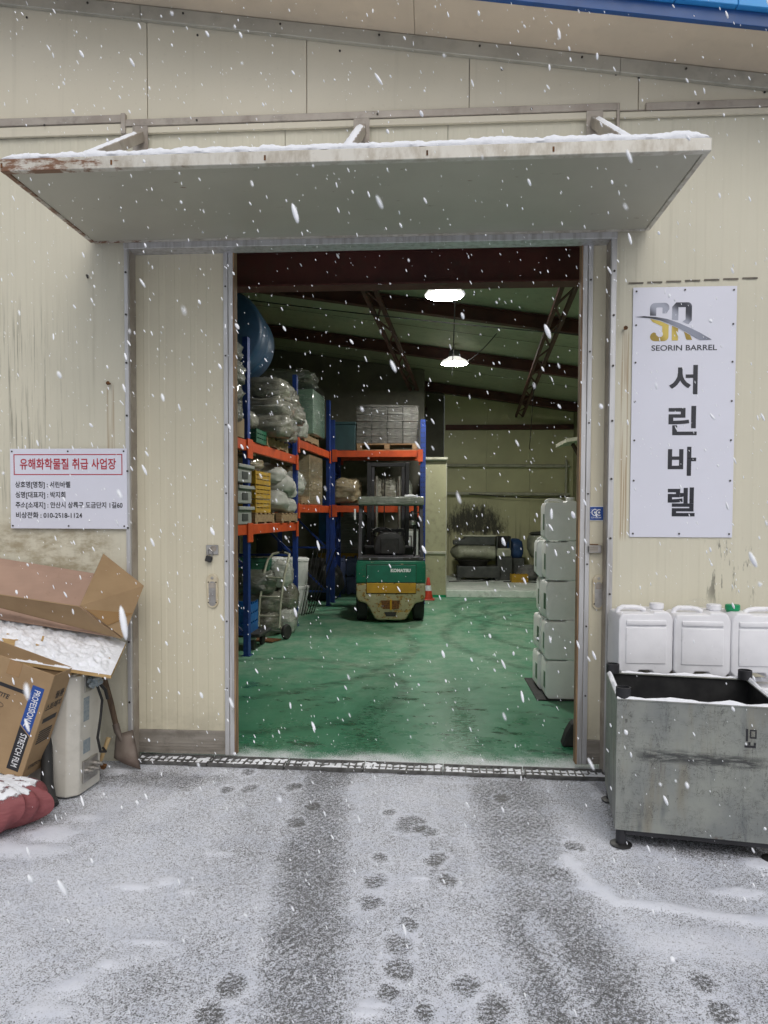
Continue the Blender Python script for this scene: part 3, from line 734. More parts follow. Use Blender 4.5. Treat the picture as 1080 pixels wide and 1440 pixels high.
for x in (-1.87, -.45, .985):
    a = Vector((x+.44, -.036, 4.05-3.39)); b = Vector((x+.44+(.02 if x < -1 else 0), -.90, .075))
    MB().bar(a, b, .055, .06).build('support_strut', M_FLASH, C, bevel=.004)
    MB().box(x+.44-.05, x+.44+.05, -.034, -.03, .55, .75).build('strut_plate', M_FLASH, C)
    mb = MB()
    def fn(u, v, a=a, b=b):
        p = a.lerp(b, .12+u*.88); w = (v-.5)*.05
        return p+Vector((w, 0, .034+.012*(1-(2*v-1)**2)+.004*fbm(u*14, v*3, 2)))
    mb.grid(fn, 24, 4).build('strut_snow', M_SNOW, C, smooth=60)

# ------------------------------------------------------------------ sliding doors
def door(name, label, x0, x1, edge_right, flat_right=True):
    D = thing(name, label, 'door', ((x0+x1)/2, .09, .03))
    hw = (x1-x0)/2; H = 3.36
    # face, profiled
    n = max(1, round((2*hw)/.104)); w = 2*hw/n; pr = [(-hw, 0)]
    for i in range(n):
        c = -hw+w*(i+.5); pr += [(c-.024, 0), (c-.016, -.0022), (c+.012, -.0022), (c+.020, 0)]
    pr += [(hw, 0), (hw, .055), (-hw, .055)]
    MB().prism(pr, 2, .16, H).build('door_panel', M_DOOR, D)
    MB().box(-hw, hw, -.006, .058, .0, .158).build('kick_plate', M_KICK, D, bevel=.003)
    for z in (.03, .05, .07): MB().box(-hw+.01, hw-.01, -.010, -.005, z, z+.010).build('kick_rib', M_KICK, D)
    e = hw if edge_right else -hw; s = -1 if edge_right else 1
    MB().box(*sorted((e, e+s*.03)), -.012, -.0045, .0, H).build('edge_trim', M_ALU, D, bevel=.002)
    MB().box(*sorted((e+s*.033, e+s*.062)), -.016, -.0045, .0, H).build('edge_trim', M_ALU, D, bevel=.002)
    MB().box(*sorted((e, e-s*.010)), -.010, .058, .0, H).build('door_stile', M_WOODEDGE, D)
    sc = MB().lathe([(.006, 0), (.006, .003), (.002, .005)], 8, axis=1).mesh('screw', M_SCREW)
    for z in (.45, .9, 1.3, 1.75, 2.2, 2.65, 3.1): put('screw', sc, D, (e+s*.047, -.021, z))
    return D
dl = door('sliding_door', 'cream ribbed sliding door with padlocked hasp and grey kick plate', -2.9, -1.305, True)
dr = door('sliding_door', 'cream ribbed sliding door carrying the small blue sticker', .95, 2.5, False)
def handle(D, x, z, s=1):
    x -= D.location.x; z -= .03
    pts = []
    for i in range(24):
        a = 2*math.pi*i/24; dz = .075 if math.sin(a) > 0 else -.075
        pts.append((x+.038*math.cos(a), z+dz+.038*math.sin(a)))
    h = MB().prism(pts, 1, -.014, -.0045).build('pull_handle', M_CHROMEW, D, bevel=.003)
    pts2 = []
    for i in range(20):
        a = 2*math.pi*i/20; dz = .042 if math.sin(a) > 0 else -.075
        pts2.append((x+.024*math.cos(a), z+dz+.024*math.sin(a)))
    MB().prism(pts2, 1, -.0155, -.0142).build('handle_recess', M_STEEL, h)
    MB().box(x-.019, x+.019, -.019, -.0157, z+.02, z+.055).build('handle_shade', M_FLASH, h)
    MB().lathe([(.009, 0), (.009, .004)], 12, (x, -.0185, z+.088), axis=1).build('keyhole', M_STEEL, h)
    for dx in (-.026, .026):
        for dz in (-.075, .06): MB().lathe([(.0045, 0), (.0045, .003)], 8, (x+dx, -.0175, z+dz), axis=1).build('screw', M_SCREW, h)
handle(dl, -1.45, 1.13); handle(dr, 1.072, 1.15)
# hasp and padlock
lx, lz = -1.455-dl.location.x, 1.40-.03
hp = MB().box(lx-.038, lx+.045, -.010, -.0045, lz-.028, lz+.038).build('hasp', M_STEEL, dl, bevel=.003)
MB().lathe([(.02, 0), (.02, .004)], 16, (lx+.012, -.0145, lz+.012), axis=1).build('hasp_disc', M_FLASH, hp)
pk = MB().tube([(lx-.022, -.016, lz-.045), (lx-.026, -.02, lz-.005), (lx-.012, -.022, lz+.016), (lx+.006, -.02, lz-.002), (lx+.004, -.016, lz-.04)], .0045, 6).build('padlock', M_STEEL, dl)
MB().box(-.022, .022, -.012, .012, -.04, .0).build('padlock_body', M_BLACK, pk, bevel=.005, loc=(lx-.009, -.022, lz-.036), rot=(0, .3, 0))
# latch on the right leaf
rx = 1.035-dr.location.x; rz = 1.43-.03
la = MB().box(rx-.035, rx+.05, -.030, -.0045, rz-.028, rz+.022).build('latch_housing', M_STEEL, dr, bevel=.003)
MB().box(rx-.026, rx+.026, -.0325, -.0302, rz-.02, rz+.015).build('latch_bolt', M_KICK, la)
MB().box(rx-.034, rx-.030, -.034, -.0302, rz-.02, rz+.015).build('latch_slot', M_HOLE, la)
MB().box(rx-.02, rx+.03, -.022, -.006, rz+.024, rz+.029).build('latch_rod', M_RUST, la)

# ------------------------------------------------------------------ trench grate across the threshold
ga, gb = P(192, 1068, 2, 0), P(852, 1092, 2, 0)
gd = (gb-ga); L = gd.length; gang = math.atan2(gd.y, gd.x); nsec = 6; sl = L/nsec; gw = .15
bar_v = MB().box(-.0045, .0045, -gw/2+.011, gw/2-.011, -.03, .002).mesh('cross_bar', M_GRATE)
bar_m = MB().box(-sl/2+.006, sl/2-.006, -.004, .004, -.03, -.0005).mesh('centre_bar', M_GRATE)
bar_l = MB().box(-sl/2+.004, sl/2-.004, -.006, .006, -.03, .008).mesh('side_bar', M_GRATE)
def section(i):
    c = ga+gd*((i+.5)/nsec)
    g = thing('drain_grate', 'bar grate section of the trench drain along the threshold', 'grate', (c.x, c.y, .010+.003*rnd.random()), gang+rnd.uniform(-.006, .006), 'trench drain grate sections')
    for s in (-1, 1): put('side_bar', bar_l, g, (0, s*(gw/2-.005), 0))
    put('centre_bar', bar_m, g, (0, .004, 0))
    n = 12
    for k in range(n): put('cross_bar', bar_v, g, (-sl/2+.012+(sl-.024)*k/(n-1), 0, 0), (0, 0, rnd.uniform(-.05, .05)))
    def fn(u, v):
        x = (u-.5)*sl*.98; y = (v-.5)*(gw-.03); return (x, y, -.005+.012*fbm(x*7+i*9, y*12, 4)+.01*fbm(x*30+i, y*30, 2))
    tag(MB().grid(fn, 40, 10).build('snow_fill', M_SNOW, g, smooth=60), kind='stuff')
for i in range(nsec): section(i)
# ------------------------------------------------------------------ signs
def sign_screws(parent, pts, y):
    me = MB().lathe([(.006, 0), (.006, .002), (.002, .004)], 8, axis=1).mesh('screw', M_SCREW)
    for x, z in pts: put('screw', me, parent, (x, y, z))
s1 = thing('hazard_sign', 'white landscape sign with red boxed Korean heading on the left wall', 'sign', (-2.375, -.0235, 1.805))
hw, hh = .395, .262
MB().box(-hw, hw, -.004, 0, -hh, hh).build('sign_board', M_SIGN, s1, bevel=.001)
yy = -.0052
for a in ((-hw+.025, hw-.03, hh-.042, hh-.036), (-hw+.025, hw-.03, hh-.172, hh-.166), (-hw+.025, -hw+.031, hh-.166, hh-.042), (hw-.036, hw-.03, hh-.166, hh-.042)):
    MB().box(a[0], a[1], -.005, -.0041, a[2], a[3]).build('red_border', M_INKRED, s1)
text('red_lettering', '유해화학물질 취급 사업장', .078, M_INKRED, s1, (-.003, yy, hh-.106), bold=.0014, width=.65)
for i, (tx, wd) in enumerate((('상호명[명칭] : 서린바렐', .375), ('성명[대표자] : 박지희', .34), ('주소[소재지] : 안산시 상록구 도금단지 1길60', .725), ('비상전화 : 010-2518-1124', .45))):
    t = text('black_lettering', tx, .044, M_INK, s1, (-hw+.033, yy, hh-.238-i*.067), bold=.0009, align='LEFT', width=wd)
sign_screws(s1, [(x, z) for x in (-hw+.015, 0, hw-.02) for z in (-hh+.018, hh-.018)], -.008)
s2 = thing('company_sign', 'tall white sign with silver and gold letters and vertical Korean name', 'sign', (1.55, -.0045, 2.28))
hw, hh = .312, .772
MB().box(-hw, hw, -.004, 0, -hh, hh).build('sign_board', M_SIGN, s2, bevel=.001)
sign_screws(s2, [(x*(hw-.02), z) for x in (-1, 1) for z in (hh-.025, .54, .31, .07, -.17, -.42, -hh+.022)]+[(0, hh-.02), (-.01, -hh+.022)], -.008)
for i, ch in enumerate('서린바렐'):
    t = text('korean_lettering', ch, .235, M_LETTER, s2, (0, -.0052, .203-i*.2515), bold=.0055)
    vs = t.data.vertices; xs = [v.co.x for v in vs]; ys = [v.co.y for v in vs]
    w_, h_ = max(xs)-min(xs), max(ys)-min(ys); tw, th = (.172, .180) if i < 3 else (.165, .180)
    t.data.transform(Matrix.Translation((-(max(xs)+min(xs))/2, -(max(ys)+min(ys))/2, 0))); t.data.transform(Matrix.Diagonal((tw/w_, th/h_, 1, 1)))
text('name_lettering', 'SEORIN BARREL', .047, M_LETTER, s2, (0, -.0052, .397), bold=.0006, width=.395)
# the S R mark, drawn from its own outline (unit = one pixel of the enlarged sign picture)
def lg(x, y): return ((x-560)/1720-.012, .745-(y-32)/1720)
def arc(cx, cy, rx, ry, a0, a1, n=8): return [(cx+rx*math.cos(math.radians(a0+(a1-a0)*i/n)), cy+ry*math.sin(math.radians(a0+(a1-a0)*i/n))) for i in range(n+1)]
def shape(nm, pts, m, dy=0): return poly(nm, [lg(*p) for p in pts], m, s2, -.0046-dy)
S_top = [(222, 285), (222, 205)]+arc(272, 205, 50, 52, 180, 270, 6)+[(320, 152)]+arc(372, 200, 50, 48, 270, 360, 6)+[(422, 218), (395, 262), (352, 262), (352, 215)]+arc(340, 208, 14, 10, 0, -90, 4)+[(302, 198)]+arc(300, 210, 14, 12, 270, 180, 4)+[(286, 288)]
shape('silver_letter', S_top, M_SILVER)
S_bot = [(224, 318), (250, 352), (352, 400), (352, 492)]+arc(338, 500, 14, 10, 0, 90, 4)+[(312, 510), (290, 490), (284, 468), (262, 462), (236, 478), (226, 502)]+arc(272, 508, 46, 46, 180, 90, 6)+[(372, 554)]+arc(372, 506, 46, 48, 90, 0, 6)+[(418, 385), (330, 345)]
shape('gold_letter', S_bot, M_GOLD)
R_top = [(452, 330), (452, 195), (492, 150), (612, 150)]+arc(612, 195, 44, 45, 270, 360, 6)+[(656, 340), (622, 380), (560, 352), (592, 330), (592, 200), (516, 200), (516, 338)]
shape('silver_letter', R_top, M_SILVER)
shape('gold_letter', [(452, 395), (516, 420), (516, 550), (452, 550)], M_GOLD)
shape('gold_letter', [(575, 448), (635, 478), (662, 545), (602, 545)], M_GOLD)
up_e = [(70, 297), (160, 290), (280, 300), (400, 322), (520, 365), (640, 420), (740, 470), (865, 545)]
lo_e = [(745, 548), (640, 490), (540, 430), (420, 372), (320, 335), (200, 310), (120, 302)]
shape('white_gap', [(x, y-9) for x, y in up_e[1:7]]+[(x, y+4) for x, y in lo_e[1:6]], M_SIGN, .0006)
shape('grey_sweep', up_e+lo_e, M_SWOOSH, .0013)
# small blue sticker on the right leaf
st = MB().box(-.048, .048, -.002, 0, -.046, .046).build('blue_sticker', M_INKWHITE, dr, bevel=.001, loc=(1.052-dr.location.x, -.0047, 1.655-.03))
MB().box(-.044, .044, -.0028, -.0021, -.042, .042).build('sticker_field', M_INKBLUE, st)
def ring(cx, cz, r, w, a0, a1):
    o_ = arc(cx, cz, r, r, a0, a1, 16); i_ = arc(cx, cz, r-w, r-w, a1, a0, 16); return o_+i_
MB().prism(ring(-.008, .006, .022, .006, 60, 300), 1, -.0034, -.0029).build('sticker_mark', M_INKWHITE, st)
MB().prism(ring(.019, .006, .021, .006, 60, 300), 1, -.0040, -.0035).build('sticker_mark', M_INKWHITE, st)
for cx in (-.008, .018): MB().prism(arc(cx, .006, .007, .007, 0, 360, 12)[:-1], 1, -.0047, -.0041).build('sticker_mark', M_INKWHITE, st)
for ax_, az_ in ((-.035, .006), (-.008, .033), (-.027, .025)): MB().prism(arc(ax_, az_, .002, .002, 0, 360, 6)[:-1], 1, -.0034, -.0029).build('sticker_mark', M_INKWHITE, st)
text('sticker_lettering', 'CITYCOM', .014, M_INKWHITE, st, (0, -.0034, -.027), bold=.0002, width=.062)

# ------------------------------------------------------------------ pallets
def pallet_meshes():
    return dict(d=MB().box(-.55, .55, -.055, .055, 0, .02).mesh('deck_board', M_PALLET), s=MB().box(-.045, .045, -.5, .5, 0, .09).mesh('stringer', M_PALLET))
PM = pallet_meshes()
def pallet(loc, rz=0, label='wooden pallet', group=None, sx=1, sy=1):
    p = thing('pallet', label, 'pallet', loc, rz, group); p.scale = (sx, sy, 1)
    for y in (-.44, -.22, 0, .22, .44): put('deck_board', PM['d'], p, (0, y, .112))
    for x in (-.5, 0, .5): put('stringer', PM['s'], p, (x, 0, .0205))
    for y in (-.44, 0, .44): put('bottom_board', PM['d'], p, (0, y, 0))
    return p

# ------------------------------------------------------------------ jerry cans
def can_outline(w=.30, h=.375, notch=True):
    b = w/2
    pts = [(-b+.03, 0)]
    if notch: pts += [(-.055, 0), (-.035, .032), (.035, .032), (.055, 0)]
    pts += [(b-.03, 0), (b, .035), (b, h-.05), (b-.012, h-.02), (b-.03, h), (.045, h), (.035, h-.014), (-b+.03, h-.014), (-b+.012, h-.02), (-b, h-.05), (-b, .035)]
    return pts
def can(name, label, loc, rz, m, cap, flip=1, group=None, cat='canister', lab=False, d=.25, tilt=(0, 0)):
    c = thing(name, label, cat, loc, 0, group, rot=(tilt[0], tilt[1], rz))
    key = (m.name, d); plain = m is M_CANIN
    if key not in CANM:
        CANM[key] = (MB().prism(can_outline(notch=not plain), 1, -d/2, d/2).mesh('can_body', m, .022 if plain else .016, 4 if plain else 3, 60),
                     MB().tube([(-.128, 0, .35), (-.12, 0, .375), (-.10, 0, .386), (-.03, 0, .386), (.005, 0, .38), (.03, 0, .366)], .0145, 8).mesh('can_handle', m, 0, 1, 60),
                     MB().lathe([(.034, .368), (.034, .378), (.040, .38), (.040, .408), (.036, .412)], 16, (.095, 0, 0)).mesh('cap', cap, 0, 1, 40),
                     MB().box(-.112, .112, -d/2-.007, -d/2+.01, .07, .285).mesh('face_ridge', m, .0065, 3, 60),
                     MB().box(-.11, .11, -d/2-.010, -d/2+.004, .296, .325).mesh('face_step', m, .004, 2, 50))
    ms = CANM[key]
    b = put('can_body', ms[0], c); b.scale = (flip, 1, 1)
    for nm, q in (('can_handle', ms[1]), ('face_ridge', ms[3]), ('face_step', ms[4])):
        if plain and nm != 'can_handle': continue
        put(nm, q, c).scale = (flip, 1, 1)
    cp = MB().lathe([(.034, .368), (.034, .378), (.040, .38), (.040, .408), (.036, .412)], 16, (.095, 0, 0)).mesh('cap', cap, 0, 1, 40) if cap is not m else ms[2]
    put('cap', cp, c).scale = (flip, 1, 1)
    if lab: MB().box(-.1525, -.1505, -d/2+.02, -d/2+.10, .10, .25).build('green_label', M_GREENLABEL, c)
    return c
CANM = {}
# two rows against the wall behind the bin
pallet((1.70, -.24, .0), 0, 'wooden pallet under the white canisters behind the bin', sx=1.0, sy=.4)
for i, x in enumerate((1.27, 1.60, 1.915)):
    lab = ('white canister of the lower row directly behind the steel bin', )[0]
    can('jerry_can', lab, (x, -.19, .285-.005), rnd.uniform(-.05, .05), M_CAN, M_CAN, -1 if i == 2 else 1, 'lower row of white canisters')
labels = ('white canister with handle and white cap beside the right door jamb', 'white canister with scrap plastic film caught on its top', 'white canister with a green screw cap')
tops = ((1.262, -.17, .672, .02, 1), (1.588, -.19, .668, -.06, 1), (1.893, -.20, .664, .03, -1))
# the lower row stands on a second pallet
pallet((1.70, -.24, .135), .01, 'second wooden pallet stacked under the white canisters', sx=1.0, sy=.4)
tc = []
for i, (x, y, z, r, fl) in enumerate(tops):
    tc.append(can('jerry_can', labels[i], (x, y, .700), r, M_CAN, M_GREENCAP if i == 2 else M_CAN, fl, 'upper row of white canisters', tilt=(0, 0))); tc[-1].scale = (1.05, 1, 1.01)
def crumple(name, loc, rx, ry, rz_, m, parent=None, seed=0, freq=9, amp=.45, nu=18, nv=22):
    mb = MB()
    def fn(u, v):
        th = u*math.pi; ph = v*2*math.pi
        d = Vector((math.sin(th)*math.cos(ph), math.sin(th)*math.sin(ph), math.cos(th)))
        k_ = 1+amp*noise.noise(d*2.2+Vector((seed, 0, 0)))+amp*.5*noise.noise(d*5+Vector((0, seed, 0)))
        return (d.x*rx*k_, d.y*ry*k_, d.z*rz_*k_)
    return mb.grid(fn, nu, nv, True).build(name, m, parent, loc=loc)
f = crumple('film_scrap', (1.60, -.19, 1.115), .085, .06, .03, M_CLEAR, None, 3)
tag(f, 'crumpled clear plastic film lying on the middle white canister', 'film')

# ------------------------------------------------------------------ steel bin
bn = thing('steel_bin', 'worn grey steel box bin with corner sockets standing in the snow', 'bin', (.918, -1.01, 0), math.radians(-9))
w_, d_, z0, z1, t_ = .76, .63, .09, .735, .006
fr = MB().box(0, w_, 0, t_, z0, z1).build('front_plate', M_BIN, bn)
MB().box(0, w_, d_-t_, d_, z0, z1).build('back_plate', M_BIN, bn)
MB().box(0, t_, t_, d_-t_, z0, z1).build('side_plate', M_BIN, bn); MB().box(w_-t_, w_, t_, d_-t_, z0, z1).build('side_plate', M_BIN, bn)
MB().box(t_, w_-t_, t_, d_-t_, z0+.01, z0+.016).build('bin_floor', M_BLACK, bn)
MB().box(t_+.0005, w_-t_-.0005, d_-t_-.003, d_-t_-.0005, z0+.02, z1-.004).build('inner_black_sheet', M_BLACK, bn)  # black sheets over the back and side faces inside the bin
MB().box(t_+.0005, t_+.003, t_+.0005, d_-t_-.004, z0+.02, z1-.004).build('inner_black_sheet', M_BLACK, bn)
MB().box(w_-t_-.003, w_-t_-.0005, t_+.0005, d_-t_-.004, z0+.02, z1-.004).build('inner_black_sheet', M_BLACK, bn)
for a in ((-.003, w_+.003, -.003, .028), (-.003, w_+.003, d_-.028, d_+.003), (-.003, .028, .0285, d_-.0285), (w_-.028, w_+.003, .0285, d_-.0285)):
    MB().box(a[0], a[1], a[2], a[3], z1+.0005, z1+.009).build('rim', M_BIN, bn, bevel=.002)
for a, nm in (((.0, w_, -.002, .026), 1), ((0, .026, .03, d_-.03), 0), ((w_-.026, w_, .03, d_-.03), 0), ((.08, w_, d_-.026, d_), 1)):
    def fn(u, v, a=a):
        x = a[0]+u*(a[1]-a[0]); y = a[2]+v*(a[3]-a[2]); e = math.sin(math.pi*(v if a[1]-a[0] > .1 else u))
        return (x, y, z1+.0095+max(0, .009+.012*fbm(x*9, y*9, 6))*e)
    MB().grid(fn, *((40, 6) if a[1]-a[0] > .1 else (6, 40))).build('rim_snow', M_SNOW, bn, smooth=60)
for x in (.032, w_-.032):
    for y in (.034, d_-.034):
        so_ = MB().lathe([(.036, z1+.0095), (.036, z1+.06), (.030, z1+.061), (.030, z1+.012)], 20, (x, y, 0)).build('corner_socket', M_FKDARK, bn, smooth=40)
        MB().cyl((x, y, .014), (x, y, z0), .026, n=14).build('leg', M_FKDARK, bn, smooth=40)
        ft = MB().lathe([(.052, .0), (.054, .006), (.04, .013)], 18, (x, y, .001)).build('foot_plate', M_BLACK, bn, smooth=40)
for y in (0, d_): MB().box(.05, w_-.05, y+(.01 if y == 0 else -.03), y+(.03 if y == 0 else -.01), z0-.025, z0-.0005).build('base_rail', M_FKDARK, bn)
# remnants of stencilled marks
for a in ((.585, .595, .575, .635), (.602, .632, .625, .632), (.602, .608, .598, .6245), (.626, .632, .598, .6245), (.602, .632, .590, .5975), (.580, .630, .545, .556), (.596, .606, .557, .572), (.620, .630, .557, .570)):
    MB().box(a[0], a[1], -.0012, -.0004, a[2], a[3]).build('stencil_mark', M_INK, bn)

# ------------------------------------------------------------------ junk against the left wall
# water heater
hz_ = thing('water_heater', 'white electric water heater shell standing on the snow with loose power cable', 'heater', (-2.185, -.51, .015), 0, rot=(0, math.radians(1.5), math.radians(-4)))
hx, hy, hh = .165, .14, .70
ol = [(-hx+.05, -hy), (hx-.05, -hy), (hx, -hy+.05), (hx, hy), (-hx, hy), (-hx, -hy+.05)]
MB().prism(ol, 2, .0, hh).build('heater_shell', M_HEATER, hz_, bevel=.008, seg=2)
MB().box(-hx+.02, hx-.02, -hy+.02, hy-.02, hh, hh+.012).build('heater_top', M_HEATER, hz_, bevel=.004)
MB().box(hx+.0005, hx+.006, -.05, .10, hh-.11, hh-.01).build('terminal_plate', M_STEEL, hz_, bevel=.002)
crumple('terminal_putty', (hx+.02, .03, hh-.055), .03, .06, .04, M_STICKER, hz_, 5)
MB().box(hx+.0005, hx+.012, -.065, .09, .06, .19).build('valve_plate', M_STEEL, hz_, bevel=.003)
for y, z in ((-.03, .125), (.03, .12), (.06, .14)):
    MB().lathe([(.018, 0), (.018, .02), (.011, .021), (.011, .045)], 12, (hx+.012, y, z), axis=0).build('valve', M_STEEL, hz_, smooth=40)
MB().box(hx+.0005, hx+.0015, -.055, .005, .42, .56).build('rating_sticker', M_STICKER, hz_); MB().box(hx+.0005, hx+.0015, -.055, .02, .23, .31).build('rating_sticker', M_STICKER, hz_)
MB().tube([(hx+.03, .03, .63), (hx+.045, .07, .52), (hx+.05, .045, .42), (hx+.05, .015, .31), (hx+.05, .05, .215), (hx+.05, .11, .195), (hx+.02, .13, .21)], .008, 8).build('power_cable', M_WIRE, hz_, smooth=60)
MB().tube([(hx+.03, .04, .64), (hx+.055, .085, .58), (hx+.06, .105, .52)], .010, 8).build('power_cable', M_WIRE, hz_, smooth=60)
# snow-covered board across the pile
FR, BR = P(156, 950, 1, -.70), P(177, 904, 1, -.16)
FL, BL = P(0, 926, 1, -.70), P(0, 862, 1, -.16)
FL = FR+(FL-FR)*1.75; BL = BR+(BL-BR)*1.75
t = Vector((0, 0, .018))
bd = thing('snowy_board', 'plywood board under lumpy snow lying across the junk pile', 'board', tuple((FR+FL)/2))
o_ = (FR+FL)/2
mb = MB(); mb.quadbox([FL-o_-t, FR-o_-t, BR-o_-t, BL-o_-t, FL-o_, FR-o_, BR-o_, BL-o_]); mb.build('plywood_sheet', M_PLY, bd)
nrm = (FR-FL).cross(BL-FL).normalized()
def fn(u, v):
    p = FL.lerp(FR, u).lerp(BL.lerp(BR, u), v)-o_
    rim = min(1, v*9)*min(1, (1-u)*16)
    lump = .018+.018*fbm(u*14, v*6, 2)+.014*fbm(u*40, v*16, 8)
    chip = noise.noise(Vector((u*9.5, v*2.6, 4)))
    if v < .42 and u > .35 and chip > .22: lump = -.006
    return p+nrm*(max(-.004, lump)*rim+.0015)
tag(MB().grid(fn, 150, 56).build('snow_layer', M_SNOW, bd, smooth=70), 'lumpy snow crust')
for px, py in ((60, 903), (92, 925), (118, 931), (135, 930), (150, 933), (30, 915)):
    q = P(px, py, 1, -.5); a = rnd.uniform(0, 3)
    MB().box(-.022, .022, -.006, .006, -.004, .006).build('wood_splinter', M_PLY, bd, loc=q-o_+Vector((0, 0, .02)), rot=(.3, rnd.uniform(-.5, .5), a))
# open carton lying on the board
A = P(111, 852, 1, -.47); Bq = P(144, 779, 1, -.13); Cq = P(200, 824, 1, -.05); D_ = P(171, 897, 1, -.30)
Lv = Vector((-1.0, .0, .135))*1.25
cb = thing('open_carton', 'large empty open cardboard tray tilted on top of the snowy board', 'carton', tuple(D_))
def sheet(name, pts, m, th=.006, parent=cb, org=D_):
    p = [Vector(q)-org for q in pts]; n_ = (p[1]-p[0]).cross(p[2]-p[0]).normalized()*th
    return MB().quadbox(p+[q+n_ for q in p]).build(name, m, parent)
B2 = Bq+(A-Bq)*.16+Vector((-.03, .05, -.03)); 
LvD = Vector((-1, 0, .235))*1.25; sheet('front_panel', (A, A+Lv, D_+LvD, D_), M_CARD); sheet('bottom_panel', (D_, D_+Lv, Cq+Lv, Cq), M_CARDIN)
C2 = Cq+Vector((-.02, 0, 0))
Bk = P(131, 806, 1, -.03); Bl = P(0, 785, 1, -.03); Bl = Bk+(Bl-Bk)*(1.22/(Bk-Bl).length)
sheet('back_panel', (C2, C2+Lv, Bl, Bk), M_CARDIN)
sheet('end_panel', (A+Vector((.004, 0, 0)), D_+Vector((.008, 0, 0)), Cq+Vector((.008, 0, 0)), Bq+Vector((.004, 0, 0))), M_CARD)
sheet('end_panel', (A+Lv, Bq+Lv, Cq+Lv, D_+Lv), M_CARD)
mid = D_.lerp(A, .75); mid2 = D_.lerp(Cq, .55)
nn_ = (D_-A).cross(Cq-A).normalized(); nn_ = nn_ if nn_.x > 0 else -nn_
tp = [A.lerp(D_, .12), A.lerp(D_, .62), D_.lerp(Cq, .45), A.lerp(Bq, .12).lerp(D_.lerp(Cq, .12), .75)]
sheet('tape', [q+nn_*.016 for q in tp], M_TAPE, .0006)
# stretch film carton, leaning
TL, TR, BRt, BLt = P(-60, 928, 1, -.88), P(77, 950, 1, -.88), P(29, 1098, 1, -.88), P(-108, 1072, 1, -.88)
uz = (TR-BRt).normalized(); ux = (TR-TL); ux = (ux-uz*ux.dot(uz)).normalized()
wd, ht = .52, (TR-BRt).length; uy = uz.cross(ux).normalized(); uy = uy if uy.y > 0 else -uy
uz = ux.cross(uy).normalized(); uz = uz if uz.z > 0 else -uz
scb = thing('film_carton', 'brown printed stretch film carton leaning on the heater', 'carton', tuple(BRt))
Rm = Matrix((ux, uy, uz)).transposed()
scb.rotation_euler = Rm.to_euler()
dp = .20
def pan(name, *b, m=M_CARD): return MB().box(*b).build(name, m, scb, bevel=.0015)
pan('front_panel', -wd, 0, 0, .005, 0, ht); pan('back_panel', -wd, 0, dp-.005, dp, 0, ht); pan('side_panel', -.005, -.0005, .0055, dp-.0055, 0, ht); pan('side_panel', -wd+.0005, -wd+.005, .0055, dp-.0055, 0, ht); pan('bottom_panel', -wd+.006, -.006, .006, dp-.006, 0, .005)
y_ = -.0012
def fp(x0, x1, z0, z1, m=M_INK, nm='print_bar'): return MB().box(x0, x1, y_, -.0003, z0, z1).build(nm, m, scb)
def rotz(): return (math.pi/2, math.pi/2, 0)
mb = MB().prism([(-.098, ht-.09), (-.03, ht-.09), (-.03, ht-.36), (-.098, ht-.315)], 1, y_, -.0003).build('blue_print', M_INKBLUE, scb)
MB().prism([(-.098, ht-.323), (-.03, ht-.368), (-.03, .04), (-.098, .04)], 1, y_, -.0003).build('print_bar', M_INK, scb)
text('lettering', 'PROFESSIONAL', .05, M_INKWHITE, scb, (-.064, -.0016, ht-.215), rot=(math.pi/2, math.pi/2, 0), width=.21, bold=.0004)
text('lettering', 'STRETCH FILM', .05, M_INKWHITE, scb, (-.064, -.0016, .155), rot=(math.pi/2, math.pi/2, 0), width=.19, bold=.0004)
fp(-.42, -.105, ht-.155, ht-.135)
MB().box(-.26, -.185, -.0015, -.0003, ht-.08, ht+.0).build('tape', M_TAPE, scb)
for i, (z, s_) in enumerate(((ht-.20, 'LACTITE'), (ht-.31, 'filter'), (ht-.40, 'E'))):
    text('lettering', s_, .035, M_INK, scb, (-.205-i*.02, -.0012, z), align='RIGHT', bold=.0008, shear=.2)
MB().tube([(-.255+.035*math.cos(a), -.001, ht-.255+.014*math.sin(a)) for a in [i*math.pi/8 for i in range(17)]], .0012, 4).build('printed_oval', M_INK, scb)
def side(y0, y1, z0, z1): return MB().box(.0003, .0012, y0, y1, z0, z1).build('print_bar', M_INK, scb)
side(.03, .17, ht-.29, ht-.262)
for i in range(6): side(.035, .165, ht-.345-i*.014, ht-.337-i*.014)
rs = (math.pi/2, 0, math.pi/2)
text('lettering', '스트레치', .045, M_INK, scb, (.0012, .10, ht-.20), rot=rs, bold=.001); text('lettering', '필름', .05, M_INK, scb, (.0012, .13, ht-.14), rot=rs, bold=.001)
text('lettering', 'STRETCH', .03, M_INK, scb, (.0012, .10, .06), rot=rs, bold=.0006)
# red woven sack slumped in front
def pillow(name, c, rx, ry, rz_, m, parent=None, seed=0, amp=.10, e=.62, flat=True, nu=26, nv=34, freq=2.0, wr=.03, sag=.0):
    def sp(v, p): return math.copysign(abs(v)**p, v)
    mb = MB()
    def fn(u, v):
        th = (u-.5)*math.pi; ph = v*2*math.pi
        x = sp(math.cos(th), e)*sp(math.cos(ph), e); y = sp(math.cos(th), e)*sp(math.sin(ph), e); z = sp(math.sin(th), e*1.25)
        d = Vector((x, y, z)); q = d*freq+Vector((seed*3.1, seed*1.7, 0))
        k_ = 1+amp*noise.noise(q)+wr*noise.noise(q*3.1)+wr*.6*noise.noise(Vector((q.x*2, q.y*2, q.z*8)))
        zz = z*k_
        if flat: zz = max(zz, -.82)
        return (x*rx*k_, y*ry*k_, zz*rz_+sag*(1-x*x)*-.1)
    return mb.grid(fn, nu, nv, True).build(name, m, parent, loc=c, smooth=70)
